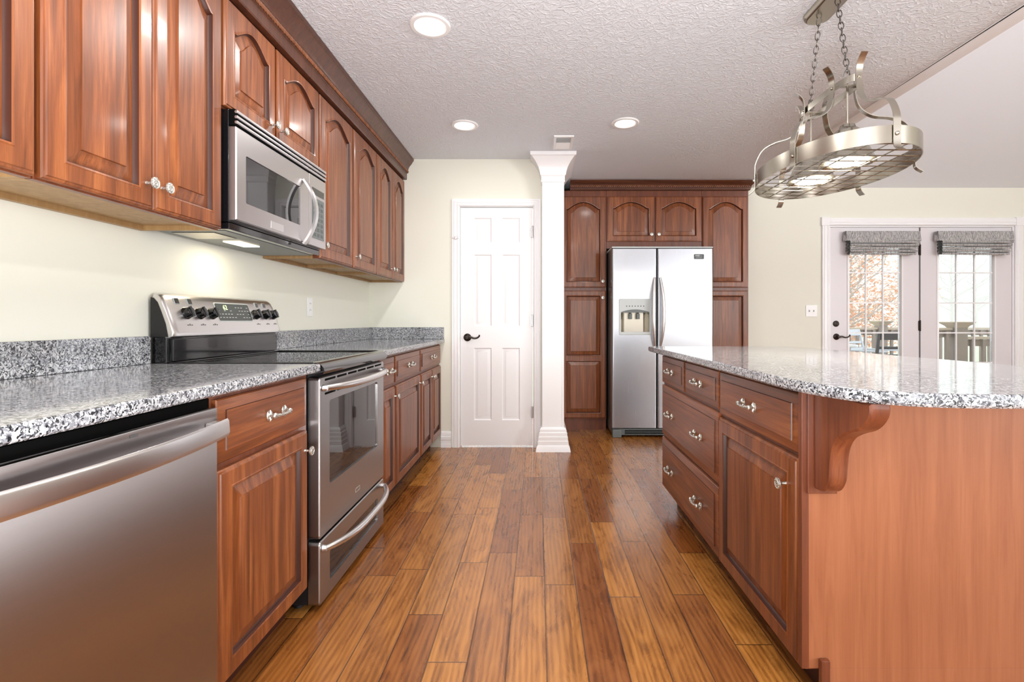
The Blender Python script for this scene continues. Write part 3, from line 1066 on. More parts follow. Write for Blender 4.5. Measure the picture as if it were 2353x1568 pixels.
# ------------------------------------------------------------------ microwave
mw = thing('microwave', 'stainless and black over-the-range microwave below the short wall cabinet', 'microwave', (-1.096, 1.808, 0), L90)
MW = 0.762
mb = MB()
mb.box(0.0, MW, 0.028, 0.330, 1.432, 1.842, 0.004)
mb.build('body', 'black_gloss', mw)
mb = MB()   # underside tray
mb.box(0.006, MW - 0.006, 0.030, 0.325, 1.406, 1.4315, 0.004)
mb.build('underside', 'black_gloss', mw)
MB().box(0.03, MW - 0.03, 0.06, 0.315, 1.4042, 1.4058, 0.0005).build('bottom_plate', 'keypad_grey', mw)
mb = MB()   # slatted top grille
mb.box(0.0, MW, 0.004, 0.0275, 1.784, 1.842, 0.002, mi=1)
for zz in (1.788, 1.807, 1.826):
    mb.box(0.0, MW, -0.004, 0.010, zz, zz + 0.012, 0.003)
mb.build('vent_grille', ['stainless', 'dark_slot'], mw)
mb = MB()
frame_plate(mb, 0.0, 0.575, 1.438, 1.780, 0.060, 0.486, 1.512, 1.690, 0.0, 0.0275, rad=0.004, wr=0.006)
md = mb.build('door', 'stainless', mw)
MB().box(0.056, 0.490, 0.004, 0.010, 1.508, 1.694, 0.001).build('window', 'black_glass', md)
mb = MB()
P_ = []
for i in range(21):
    u_ = i / 20 * 2 - 1
    P_.append((0.515, -0.004 - 0.058 * (1 - u_ * u_), 1.580 + u_ * 0.150))
mb.tube(P_, 0.011, 12, flat=(0.024, 0.010, (1, 0, 0)))
mb.build('handle', 'handle_steel', md)
fp = MB()
fp.box(0.235, 0.335, -0.0012, 0.0003, 1.452, 1.482, 0.0005)
fp.build('badge', 'handle_steel', md)
mb = MB()
mb.box(0.578, MW, 0.0, 0.0275, 1.438, 1.780, 0.003)
mc = mb.build('control_panel', 'stainless', mw)
MB().box(0.608, 0.738, -0.0015, -0.0002, 1.690, 1.722, 0.0005).build('display', 'black_glass', mc)
MB().box(0.608, 0.738, -0.0015, -0.0002, 1.476, 1.675, 0.0005).build('keypad', 'keypad_grey', mc)
mb = MB()
for r_ in range(7):
    for k in range(3):
        mb.box(0.622 + k * 0.038, 0.646 + k * 0.038, -0.0022, -0.0016, 1.488 + r_ * 0.026, 1.503 + r_ * 0.026)
mb.build('keys', 'display_grey', mc)
MB().box(0.27, 0.42, 0.15, 0.22, 1.4005, 1.4038, 0.0005).build('lamp_lens', 'cooktop_light', mw)
MB().box(0.06, 0.20, 0.12, 0.28, 1.4015, 1.4038, 0.0005).build('grease_filter', 'brushed_nickel', mw)
area_light('microwave_lamp', (-1.28, 2.15, 1.395), (0, 0, 0), 0.06, 0.14, 0.9, (1, 0.85, 0.62))

# ------------------------------------------------------------------ outlet on the left wall
def plate(name, label, cat, loc, rz, w, h, kind):
    root = thing(name, label, cat, loc, rz)
    MB().box(-w / 2, w / 2, -0.006, -0.0005, -h / 2, h / 2, 0.002).build('cover_plate', 'plastic_white', root)
    if kind == 'outlet':
        for zz in (-0.020, 0.020):
            r_ = MB().prism(round_rect(-0.016, 0.016, zz - 0.013, zz + 0.013, 0.008), 0.006, 0.0078, FRONT).build('receptacle', 'plastic_white', root)
            sl = MB()
            for xx in (-0.006, 0.006):
                sl.box(xx - 0.001, xx + 0.001, -0.0083, -0.0079, zz - 0.002, zz + 0.006)
            sl.build('slots', 'dark_slot', r_)
    else:
        for xx in (-0.023, 0.023):
            MB().box(xx - 0.005, xx + 0.005, -0.0145, -0.0062, -0.010, 0.010, 0.002, mat=Matrix.Rotation(R(0), 4, 'X')).build('toggle', 'keypad_grey' if False else 'legend_grey', root)
    return root
plate('outlet', 'white double power outlet on the cream wall right of the range', 'outlet', (LX, 3.11, 1.157), L90, 0.072, 0.117, 'outlet')
plate('light_switch', 'white double light switch on the wall left of the glazed doors', 'light switch', (2.81, BY, 1.172), 0, 0.116, 0.118, 'switch')

# ------------------------------------------------------------------ pantry door
def casing_mesh(mb, x0, x1, zt, w, y_wall, th=0.018, fl=True):
    """moulded casing around an opening, front towards -y"""
    prof = [(0.0, 0.0), (0.0, th * 0.65), (w * 0.12, th), (w * 0.25, th), (w * 0.30, th * 0.8), (w * 0.42, th * 0.8), (w * 0.47, th * 0.98), (w * 0.72, th * 0.98), (w * 0.78, th * 0.8), (w * 0.9, th * 0.85), (w, th * 0.9), (w, 0.0)]
    L_ = []
    for px, pz, mx_, mz in ((x0, 0.0, -1, 0), (x0, zt, -1, 1), (x1, zt, 1, 1), (x1, 0.0, 1, 0)):
        L_.append([(px + mx_ * o_, y_wall - d, pz + mz * o_) for o_, d in prof])
    mb.loft(L_, cap0=True, cap1=True)

root = bpy.data.objects.new('door_1', None)
COL.objects.link(root)
root['kind'] = 'structure'
root['label'] = 'white six-panel pantry door between cabinets and column'
mb = MB()
casing_mesh(mb, DX0 + 0.004, DX1 - 0.004, DZ - 0.006, 0.060, PY - 0.0005)
mb.build('casing', 'trim_white', root)
mb = MB()
mb.box(DX0 + 0.001, DX0 + 0.009, PY + 0.001, PY + 0.099, 0, DZ - 0.001)
mb.box(DX1 - 0.009, DX1 - 0.001, PY + 0.001, PY + 0.099, 0, DZ - 0.001)
mb.box(DX0 + 0.0095, DX1 - 0.0095, PY + 0.001, PY + 0.099, DZ - 0.010, DZ - 0.001)
mb.build('jamb', 'trim_white', root)


def panel_door_mesh(w, h, panels, th=0.035, mould=0.030):
    """moulded slab with sunk panels; front at y=0"""
    mb = MB()
    xs = sorted({0.0, w} | {p[0] for p in panels} | {p[1] for p in panels})
    zs = sorted({0.0, h} | {p[2] for p in panels} | {p[3] for p in panels})
    for i in range(len(xs) - 1):
        for j in range(len(zs) - 1):
            cx, cz = (xs[i] + xs[i + 1]) / 2, (zs[j] + zs[j + 1]) / 2
            if any(p[0] < cx < p[1] and p[2] < cz < p[3] for p in panels):
                continue
            v = [mb.bm.verts.new((x, 0, z)) for x, z in ((xs[i], zs[j]), (xs[i + 1], zs[j]), (xs[i + 1], zs[j + 1]), (xs[i], zs[j + 1]))]
            mb.bm.faces.new(v)
    for x0, x1, z0, z1 in panels:
        L_ = []
        for i, d in ((0, 0), (0.004, 0.004), (0.009, 0.0085), (0.016, 0.0085), (0.034, 0.0035), (0.036, 0.003)):
            L_.append([(x0 + i, d, z0 + i), (x1 - i, d, z0 + i), (x1 - i, d, z1 - i), (x0 + i, d, z1 - i)])
        mb.loft(L_, cap1=True)
    L_ = [[(0, 0, 0), (w, 0, 0), (w, 0, h), (0, 0, h)], [(0, th, 0), (w, th, 0), (w, th, h), (0, th, h)]]
    mb.loft(L_, cap1=True)
    return mb


slab_w = DX1 - DX0 - 0.026
sx0 = DX0 + 0.013
# panel x ranges from the photograph
pa = [0.112, 0.262, 0.350, 0.502]
pan = []
for z0, z1 in ((0.215, 0.828), (1.012, 1.620), (1.722, 1.932)):
    pan += [(pa[0], pa[1], z0, z1), (pa[2], pa[3], z0, z1)]
slab = panel_door_mesh(slab_w, 2.018, pan).build('door_slab', 'door_white', root, (sx0, PY + 0.006, 0.012))


def lever(mb_parent, loc, direction=1, mat='bronze', name='door_handle'):
    mb = MB()
    mb.lathe([(0.0325, 0), (0.033, 0.003), (0.028, 0.008), (0.016, 0.012), (0.012, 0.016), (0.011, 0.045), (0.0135, 0.050), (0.012, 0.056), (0.004, 0.058)], 24, FRONT)
    pts = smooth_path([(0, -0.048, 0.0), (0.03 * direction, -0.050, 0.003), (0.060 * direction, -0.050, -0.006), (0.085 * direction, -0.050, -0.004), (0.103 * direction, -0.052, 0.008), (0.108 * direction, -0.054, 0.016), (0.102 * direction, -0.054, 0.021)], 5)
    mb.tube(pts, [0.0095 - 0.0042 * i / (len(pts) - 1) for i in range(len(pts))], 10)
    return mb.build(name, mat, mb_parent, loc)


lever(slab, (0.058, 0, 0.918))
def hinge(parent, loc, mat, h=0.088):
    mb = MB()
    mb.lathe([(0.0055, -h / 2 - 0.006), (0.0065, -h / 2), (0.0065, h / 2), (0.0055, h / 2 + 0.006)], 10)
    mb.box(-0.016, 0.0, 0.003, 0.006, -h / 2, h / 2)
    return mb.build('hinge', mat, parent, loc)
for zz in (0.30, 1.072, 1.825):
    hinge(root, (DX1 - 0.012, PY - 0.006, zz), 'stainless')
lt = MB()
lt.box(-0.030, 0.030, -0.004, 0, -0.004, 0.004, 0.001)
lt.box(-0.010, 0.010, -0.008, 0, -0.010, 0.010, 0.002)
tag(lt.build('hook_latch', 'handle_steel', None, (-0.698, PY - 0.019, 1.770)), 'small metal hook latch on the left casing of the pantry door', 'latch')

# ------------------------------------------------------------------ white square column
col = thing('column', 'square white column with flared capital and stepped base beside pantry door', 'column', (0, 0, 0))
CXa, CXb, CYa = 0.030, 0.212, 4.107
mb = MB()
mb.box(CXa, CXb, CYa, PY + 0.20, 0.0, CZ - 0.0005, 0.002)
for x0, x1 in ((CXa + 0.004, CXa + 0.016), (CXb - 0.016, CXb - 0.004)):
    mb.box(x0, x1, CYa - 0.003, CYa + 0.002, 0.19, 2.24, 0.001)
mb.build('shaft', 'trim_white', col)
pth = [(CXa, PY - 0.001), (CXa, CYa), (CXb, CYa), (CXb, 4.66)]
pth_r = list(reversed(pth))
# travelling right face -> front -> left face puts the outside on the right, so reverse the sign by ordering
CP = [(0.0, 2.212), (0.006, 2.214), (0.008, 2.222), (0.006, 2.228), (0.006, 2.262), (0.010, 2.268), (0.015, 2.276), (0.018, 2.298), (0.028, 2.330), (0.052, 2.372), (0.078, 2.404), (0.085, 2.408), (0.094, 2.412), (0.096, CZ - 0.001), (0.0, CZ - 0.001)]
MB().sweep(pth_r, CP).build('capital', 'trim_white', col)
BP = [(0.0, 0.0), (0.052, 0.0), (0.048, 0.022), (0.042, 0.045), (0.038, 0.050), (0.034, 0.052), (0.034, 0.084), (0.030, 0.088), (0.030, 0.118), (0.025, 0.122), (0.025, 0.150), (0.018, 0.156), (0.018, 0.176), (0.008, 0.190), (0.0, 0.194)]
MB().sweep(pth_r, BP).build('base', 'trim_white', col)

# ------------------------------------------------------------------ fridge wall cabinets
KY = 4.86
ARCH_EXP = 0.46
TZ1 = 2.345
def fcab(name, label, x0, W, items, z0, z1, D, toe=0.0, upper_=False, toe_mat='toe_kick_brown'):
    return cabinet(name, label, 'cabinet', (x0, KY, 0), 0, W, z0, z1, D, items, toe=toe, upper=upper_, toe_mat=toe_mat)
fcab('pantry_cabinet', 'tall cherry pantry cabinet between the white column and the fridge', 0.2135, 0.452,
     [('door', 0.006, 0.446, 0.118, 1.365, 0, (0.415, 1.295), 0.586, 0.056), ('door', 0.006, 0.446, 1.396, 2.285, 0.07, (0.415, 1.455))], 0.105, TZ1, 0.60, toe=0.02, toe_mat='cherry_plain')
fcab('wall_cabinet', 'short two-door cherry cabinet above the stainless fridge', 0.667, 0.932,
     [('door', 0.006, 0.466, 1.846, 2.285, 0.062, (0.434, 1.912)), ('door', 0.480, 0.928, 1.846, 2.285, 0.062, (0.505, 1.912))], 1.778, TZ1, 0.60, upper_=True)
fcab('pantry_cabinet', 'tall cherry pantry cabinet right of the fridge against the cream wall', 1.601, 0.455,
     [('door', 0.006, 0.448, 0.118, 1.365, 0, (0.036, 1.295), 0.586, 0.056), ('door', 0.006, 0.448, 1.396, 2.285, 0.07, (0.036, 1.455))], 0.105, TZ1, 0.60, toe=0.02, toe_mat='cherry_plain')
crown('crown_moulding', 'cherry crown moulding with rope bead above the fridge cabinets', [(2.058, BY - 0.002), (2.058, KY + 0.016), (0.31, KY + 0.016)], 2.347, CZ - 0.001, 1.0, True)

# ------------------------------------------------------------------ fridge
fr = thing('refrigerator', 'stainless side-by-side refrigerator with ice and water dispenser', 'refrigerator', (0.672, 4.545, 0))
FW, FH = 0.924, 1.742
MB().box(0.006, FW - 0.006, 0.075, 0.78, 0.03, 1.735, 0.004).build('body', 'display_grey', fr)
MB().box(0.0, FW, 0.004, 0.45, 1.7355, 1.749, 0.003).build('top_cover', 'legend_grey', fr)
mb = MB()
mb.box(0.01, FW - 0.01, 0.02, 0.074, 0.022, 0.082, 0.004)
for k in range(3):
    mb.box(0.12, FW - 0.12, 0.015, 0.021, 0.034 + k * 0.014, 0.041 + k * 0.014, 0.001, mi=1)
mb.build('kick_grille', ['keypad_grey', 'dark_slot'], fr)
MB().box(0.005, 0.09, 0.004, 0.06, 0.0, 0.075, 0.01).build('foot', 'keypad_grey', fr)
MB().box(FW - 0.09, FW - 0.005, 0.004, 0.06, 0.0, 0.075, 0.01).build('foot', 'keypad_grey', fr)


def fdoor(x0, x1, hole=None):
    mb = MB()
    n = 16
    def outl(d):
        # slightly crowned front
        return d
    r_ = 0.016
    prof = []
    for i in range(6):
        a = R(90 * i / 5)
        prof.append((x0 + r_ - r_ * math.cos(a), r_ - r_ * math.sin(a)))
    for i in range(6):
        a = R(90 - 90 * i / 5)
        prof.append((x1 - r_ + r_ * math.cos(a), r_ - r_ * math.sin(a)))
    if not hole:
        poly = prof + [(x1, 0.07), (x0, 0.07)]
        mb.loft([[(x, y, z) for x, y in poly] for z in (0.092, 1.728)], cap0=True, cap1=True)
    else:
        hx0, hx1, hz0, hz1 = hole
        poly = prof + [(x1, 0.07), (x0, 0.07)]
        mb.loft([[(x, y, z) for x, y in poly] for z in (0.092, hz0)], cap0=True, cap1=True)
        mb.loft([[(x, y, z) for x, y in poly] for z in (hz1, 1.728)], cap0=True, cap1=True)
        left = prof[:6] + [(hx0, 0.0), (hx0, 0.07), (x0, 0.07)]
        right = [(hx1, 0.0)] + prof[6:] + [(x1, 0.07), (hx1, 0.07)]
        for pl in (left, right):
            mb.loft([[(x, y, z) for x, y in pl] for z in (hz0, hz1)], cap0=False, cap1=False)
    return mb
DH = (0.068, 0.352, 0.945, 1.266)
d1 = fdoor(0.0, 0.409, DH).build('door', 'stainless_vertical', fr)
d2 = fdoor(0.416, FW, None).build('door', 'stainless_vertical', fr)
def fhandle(x0, bend, parent):
    pts, ws = [], []
    for i in range(31):
        u_ = i / 30 * 2 - 1
        z = 1.145 + u_ * 0.320
        b = 1 - abs(u_) ** 2.4
        pts.append((x0 + bend * 0.022 * (1 - u_ * u_) , -0.010 - 0.046 * b, z))
        ws.append(0.0085 + 0.0085 * (1 - u_ * u_))
    m_ = MB()
    m_.tube(pts, ws, 14)
    for zz in (-1, 1):
        m_.tube([(x0, 0.003, 1.145 + zz * 0.312), (x0 , -0.016, 1.145 + zz * 0.306)], [0.011, 0.009], 10)
    return m_.build('handle', 'handle_steel', parent)
fhandle(0.388, -1, d1)
fhandle(0.437, 1, d2)
mb = MB()
hx0, hx1, hz0, hz1 = DH
XZ = Matrix(((1, 0, 0, 0), (0, 0, 1, 0), (0, 1, 0, 0), (0, 0, 0, 1)))
# bezel: frame with a header panel and a niche
def ring(mb, xo0, xo1, zo0, zo1, xi0, xi1, zi0, zi1, yf, yb, mi=0):
    o_ = round_rect(xo0, xo1, zo0, zo1, 0.010)
    i_ = round_rect(xi0, xi1, zi0, zi1, 0.006)
    mb.loft([[(x, yb, z) for x, z in o_], [(x, yf + 0.004, z) for x, z in o_], [(x + (0.003 if x < (xo0 + xo1) / 2 else -0.003), yf, z + (0.003 if z < (zo0 + zo1) / 2 else -0.003)) for x, z in o_], [(x, yf, z) for x, z in i_], [(x, yb, z) for x, z in i_]], mi=mi)
ring(mb, hx0 - 0.004, hx1 + 0.004, hz0 - 0.004, hz1 + 0.004, hx0 + 0.012, hx1 - 0.012, hz0 + 0.024, hz1 - 0.120, -0.006, 0.006)
dsp = mb.build('dispenser', 'legend_grey', d1)
mb = MB()
nn = []
cx_ = (hx0 + hx1) / 2
for i in range(13):
    u_ = i / 12 * 2 - 1
    nn.append((cx_ + u_ * 0.132, 0.010 + 0.075 * (1 - u_ ** 4)))
zl, zh = hz0 + 0.022, hz1 - 0.118
mb.loft([[(x, min(y, 0.066), z) for x, y in nn] for z in (zl, zh)], closed=False)
mb.box(hx0 + 0.006, hx1 - 0.006, 0.004, 0.064, zl - 0.006, zl)
mb.box(hx0 + 0.006, hx1 - 0.006, 0.004, 0.064, zh, zh + 0.006)
mb.build('niche', 'brushed_nickel', dsp)
for xx in (cx_ - 0.035, cx_ + 0.035):
    mb = MB()
    mb.box(xx - 0.014, xx + 0.014, 0.022, 0.030, zh - 0.062, zh - 0.012, 0.003)
    mb.lathe([(0.010, 0), (0.007, -0.018)], 12, Matrix.Translation((xx, 0.034, zh)))
    mb.build('paddle', 'keypad_grey', dsp)
mb = MB()
ar = [(cx_ + (i / 12 * 2 - 1) * 0.130, zh + 0.002 + 0.024 * (1 - (i / 12 * 2 - 1) ** 2)) for i in range(13)]
ar = ar + [(cx_ + 0.130, zh - 0.001), (cx_ - 0.130, zh - 0.001)]
mb.prism(ar, -0.0080, -0.0062, XZ)
mb.build('arch_trim', 'keypad_grey', dsp)
mb = MB()
for k in range(7):
    mb.lathe([(0.0055, 0.006), (0.0055, 0.0075), (0.003, 0.008)], 12, Matrix.Translation((cx_ - 0.078 + k * 0.026, 0, hz1 - 0.062)) @ FRONT)
mb.build('buttons', 'legend_dark', dsp)
bd = MB()
bd.prism(round_rect(FW - 0.176, FW - 0.086, 1.634, 1.678, 0.006), -0.0022, 0.001, XZ)
bdo = bd.build('badge', 'display_grey', d2)
mb = MB()
for (x0, x1, z0, z1) in ((0.012, 0.024, 0.024, 0.036), (0.029, 0.043, 0.022, 0.037), (0.048, 0.053, 0.022, 0.037), (0.058, 0.076, 0.026, 0.030), (0.014, 0.074, 0.010, 0.013)):
    mb.box(FW - 0.176 + x0, FW - 0.176 + x1, -0.0027, -0.0023, 1.634 + z0, 1.634 + z1)
mb.build('badge_lettering', 'legend_grey', bdo)

# ------------------------------------------------------------------ island
IX = 0.72
cabinet('island_cabinet', 'cherry island drawer base with two small drawers over two wide drawers', 'cabinet', (IX, 2.930, 0), R90, 0.928, BZ, BT, 0.585,
        [('drawer', 0.008, 0.440, 0.715, 0.868, [0.224]), ('drawer', 0.462, 0.920, 0.715, 0.868, [0.69]),
         ('drawer', 0.008, 0.920, 0.412, 0.700, [0.224, 0.69], 0.034), ('drawer', 0.008, 0.920, 0.112, 0.396, [0.224, 0.69], 0.034)], toe=0.075)
isl = cabinet('island_cabinet', 'cherry island base cabinet with end panel and corbel under the granite overhang', 'cabinet', (IX, 2.0, 0), R90, 0.618, BZ, BT, 0.585,
        [('drawer', 0.004, 0.612, 0.700, 0.868, [0.305]), ('door', 0.004, 0.612, 0.112, 0.686, 0, (0.552, 0.600))], toe=0.075)
# end panel, corbel and toe block are in the unit's own space: local x -> -Y world, local y -> +X world
def loc_is(X, Y):
    return (2.0 - Y, X - IX)
mb = MB()
mb.box(0.6185, 0.636, 0.072, 0.612, 0.0, 0.1195, 0.001)
mb.box(0.6185, 0.636, 0.020, 0.612, 0.1195, 0.884, 0.001)
mb.build('end_panel', 'end_panel_wood', isl, label='lighter smooth wood end panel')
MB().box(0.6186, 0.638, 0.0, 0.0195, 0.1195, 0.884, 0.002).build('corner_post', 'cherry_plain', isl)
MB().box(0.6365, 0.652, 0.046, 0.071, 0.0, 0.150, 0.003).build('toe_block', 'cherry_plain', isl)
mb = MB()
mb.box(0.6365, 0.648, 0.012, 0.092, 0.602, 0.884, 0.002)
cb = [(0.648, 0.884), (0.877, 0.884), (0.878, 0.865), (0.868, 0.842), (0.838, 0.817), (0.790, 0.797), (0.756, 0.776), (0.733, 0.742), (0.724, 0.700), (0.719, 0.660), (0.704, 0.634), (0.680, 0.620), (0.648, 0.617)]
cbs = [Vector(p) for p in smooth_path([(x, z, 0) for x, z in cb[1:]], 4)]
cpl = [(0.648, 0.884)] + [(p.x, p.y) for p in cbs]
L_ = []
for yy, ins in ((0.028, 0.005), (0.033, 0.0), (0.071, 0.0), (0.076, 0.005)):
    L_.append([(max(x, 0.648), yy, z) for x, z in (offset_poly(cpl, ins) if ins else cpl)])
mb.loft(L_, cap0=True, cap1=True)
mb.build('corbel', 'cherry_plain', isl)
# island top with swept, rounded outline
ol = [(0.669, 3.03), (0.669, 1.50)]
ol += [(p.x, p.y) for p in smooth_path([(0.669, 1.50, 0), (0.672, 1.36, 0), (0.690, 1.24, 0), (0.735, 1.14, 0), (0.81, 1.08, 0), (0.92, 1.055, 0), (1.10, 1.05, 0)], 5)][1:]
ol += [(1.42, 1.05)]
ol += [(p.x, p.y) for p in smooth_path([(1.42, 1.05, 0), (1.54, 1.07, 0), (1.62, 1.15, 0), (1.655, 1.32, 0), (1.660, 1.60, 0), (1.645, 1.95, 0), (1.610, 2.25, 0), (1.575, 2.60, 0), (1.545, 2.88, 0), (1.50, 2.99, 0), (1.42, 3.03, 0)], 5)][1:]
root = thing('countertop', 'glossy granite island top with a rounded front corner', 'countertop', (0, 0, 0))
MB().prism(ol, 0.8855, 0.916, inset=0.006).build('slab', 'granite', root)

# ------------------------------------------------------------------ glazed doors
fd = bpy.data.objects.new('door_2', None)
COL.objects.link(fd)
fd['kind'] = 'structure'
fd['label'] = 'white double glazed patio doors behind the island'
mb = MB()
casing_mesh(mb, FX0 + 0.006, FX1 - 0.006, FZ - 0.006, 0.075, BY - 0.0005, 0.020)
mb.box(FX0 - 0.078, FX0 + 0.002, BY - 0.024, BY - 0.001, FZ - 0.008, FZ + 0.080, 0.003)
mb.box(FX1 - 0.002, FX1 + 0.078, BY - 0.024, BY - 0.001, FZ - 0.008, FZ + 0.080, 0.003)
mb.build('casing', 'trim_white', fd)
mb = MB()
mb.box(FX0 + 0.001, FX0 + 0.022, BY + 0.001, BY + 0.098, 0, FZ - 0.001)
mb.box(FX1 - 0.022, FX1 - 0.001, BY + 0.001, BY + 0.098, 0, FZ - 0.001)
mb.box(FX0 + 0.0225, FX1 - 0.0225, BY + 0.001, BY + 0.098, FZ - 0.020, FZ - 0.001)
mb.build('jamb', 'trim_white', fd)
LEAF = [(3.010, 3.925, 3.205, 3.735), (3.939, 4.880, 4.126, 4.690)]
for li, (x0, x1, g0, g1) in enumerate(LEAF):
    zg0, zg1 = 0.26, 1.905
    w, h = x1 - x0, 2.022
    mb = MB()
    a0, a1 = g0 - x0, g1 - x0
    yb = 0.040
    for bx in ((0, a0, 0, h), (a1, w, 0, h), (a0, a1, 0, zg0), (a0, a1, zg1, h)):
        mb.box(bx[0], bx[1], 0, yb, bx[2], bx[3])
    leaf = mb.build('door_leaf', 'door_grey_white', fd, (x0, BY + 0.008, 0.010))
    mb = MB()
    ow = 0.026
    o_ = round_rect(a0 - ow, a1 + ow, zg0 - ow, zg1 + ow, 0.004, 2)
    o2 = round_rect(a0 - ow + 0.006, a1 + ow - 0.006, zg0 - ow + 0.006, zg1 + ow - 0.006, 0.004, 2)
    i2 = round_rect(a0 - 0.004, a1 + 0.004, zg0 - 0.004, zg1 + 0.004, 0.003, 2)
    i_ = round_rect(a0 + 0.006, a1 - 0.006, zg0 + 0.006, zg1 - 0.006, 0.003, 2)
    mb.loft([[(x, -0.0002, z) for x, z in o_], [(x, -0.010, z) for x, z in o2], [(x, -0.012, z) for x, z in i2], [(x, 0.008, z) for x, z in i_]])
    mb.build('glazing_frame', 'trim_white', leaf)
    mb = MB()
    mw_ = 0.013
    for k in (1, 2):
        xm = a0 + (a1 - a0) * k / 3
        mb.box(xm - mw_ / 2, xm + mw_ / 2, 0.004, 0.017, zg0 + 0.006, zg1 - 0.006)
    for zz in (0.32, 0.628, 0.936, 1.244, 1.556, 1.862):
        zc = zz + 0.01 - 0.010
        if zc < zg1 - 0.02:
            mb.box(a0 + 0.006, a1 - 0.006, 0.0035, 0.0175, zc - mw_ / 2, zc + mw_ / 2)
    mb.build('muntins', 'trim_white', leaf)
    MB().box(a0 + 0.002, a1 - 0.002, 0.0185, 0.0225, zg0 + 0.002, zg1 - 0.002).build('glass_pane', 'window_glass', leaf)
    if li == 0:
        lever(leaf, (0.062, 0, 0.896))
        mb = MB()
        mb.lathe([(0.0315, 0), (0.032, 0.004), (0.027, 0.011), (0.018, 0.013), (0.018, 0.019), (0.012, 0.021)], 24, FRONT)
        mb.box(-0.003, 0.003, -0.030, -0.020, -0.013, 0.013, 0.001)
        mb.build('deadbolt', 'bronze', leaf, (0.058, 0, 1.030))
mb = MB()
mb.box(3.926, 3.938, BY + 0.004, BY + 0.05, 0.0, FZ - 0.025)
mb.build('astragal', 'legend_dark', fd)
for zz in (0.25, 1.02, 1.80):
    hinge(fd, (3.932, BY - 0.001, zz), 'bronze', 0.10)

# roman shades on the two leaves
def shade(label, x0, x1, group):
    root = thing('roman_shade', label, 'shade', (x0, BY, 0), 0)
    w = x1 - x0
    mb = MB()   # valance
    L_ = []
    zt, zb = 1.985, 1.885
    n = 16
    for z, f_, b_ in ((zt, -0.058, 0.0), ((zt + zb) / 2, -0.064, 0.0), (zb, -0.074, 0.0)):
        L_.append([(-0.01 * (z < zt), -0.020, z)] + [(w * i / n, f_ + 0.0016 * math.sin(i * 1.9), z) for i in range(n + 1)] + [(w + 0.01 * (z < zt), -0.020, z)])
    inner = [[(min(max(x, 0.003), w - 0.003), y + 0.003 if y < -0.03 else y, z) for x, y, z in l] for l in L_]
    mb.loft(L_, closed=False)
    mb.loft(inner, closed=False)
    mb.box(0.0, w, -0.058, -0.003, zt - 0.003, zt, 0.001)
    mb.build('valance', 'woven_grey', root)
    mb = MB()   # stacked folds
    for k in range(5):
        z1 = 1.887 - k * 0.030
        sag = 0.006 * (k % 2)
        x_a, x_b = 0.030 + 0.004 * (k % 2), w - 0.012 - 0.008 * k
        fr_ = 0.075 - 0.003 * k
        prof = [(-0.012, z1), (-fr_ * 0.6, z1 + 0.004), (-fr_, z1 - 0.004), (-fr_ - 0.005, z1 - 0.014), (-fr_, z1 - 0.026), (-fr_ * 0.6, z1 - 0.020 - sag), (-0.012, z1 - 0.018)]
        mb.loft([[(x_, y + 0.002 * math.sin(x_ * 9 + k), z + 0.002 * math.sin(x_ * 6 + 2 * k)) for y, z in prof] for x_ in [x_a + (x_b - x_a) * i / 10 for i in range(11)]], cap0=True, cap1=True)
    mb.build('folds', 'woven_grey', root)
    mb = MB()
    for k in range(4):
        z1 = 1.880 - k * 0.032
        pp = smooth_path([(0.022, -0.015, z1), (0.016, -0.045, z1 + 0.006), (0.020, -0.078, z1 - 0.010), (0.026, -0.070, z1 - 0.026), (0.024, -0.040, z1 - 0.020)], 4)
        mb.tube(pp, 0.001, flat=(0.022, 0.002, (0, 0, 1)))
    mb.build('side_pleats', 'display_grey', root)
    mb = MB()
    mb.box(0.02, w - 0.02, -0.050, -0.0035, 1.955, 1.980)
    mb.build('headrail', 'plastic_white', root)
    return root
shade('grey woven roman shade folded up on the left glazed door', 3.135, 3.888, None)
shade('grey woven roman shade folded up on the right glazed door', 4.070, 4.835, None)

# ------------------------------------------------------------------ recessed ceiling lights and vent
def can_light(x, y, label, power=26):
    root = thing('recessed_light', label, 'ceiling light', (x, y, CZ), 0, None)
    MB().lathe([(0.094, -0.0005), (0.094, -0.004), (0.089, -0.009), (0.074, -0.010), (0.066, -0.004), (0.066, -0.0005)], 40, cap0=False, cap1=False).build('trim_ring', 'plastic_white', root)
    MB().lathe([(0.0655, -0.0035), (0.05, -0.0065), (0.02, -0.008), (0.002, -0.008)], 40).build('lens', 'lamp_glow', root)
    l = area_light('recessed_lamp', (x, y, CZ - 0.012), (0, 0, 0), 0.12, 0.12, power, (1.0, 0.975, 0.94), 'DISK')
    return root
CANS = [(-0.50, 2.305, 'round recessed ceiling light nearest the camera, above the range side', 12),
        (-0.514, 3.48, 'round recessed ceiling light in front of the pantry door', 4.5),
        (0.60, 3.44, 'round recessed ceiling light in front of the fridge', 6),
        (-0.50, 1.10, 'added unseen round recessed ceiling light above the near left counter', 12),  # this and the lamps below are added out of view for light
        (0.60, 0.60, 'added unseen round recessed ceiling light above the aisle behind the camera', 12),
        (-0.50, -0.80, 'added unseen round recessed ceiling light at the rear left of the kitchen', 12),
        (0.60, -1.60, 'added unseen round recessed ceiling light at the rear right of the kitchen', 12)]
for x, y, lb, pw in CANS:
    can_light(x, y, lb, pw)
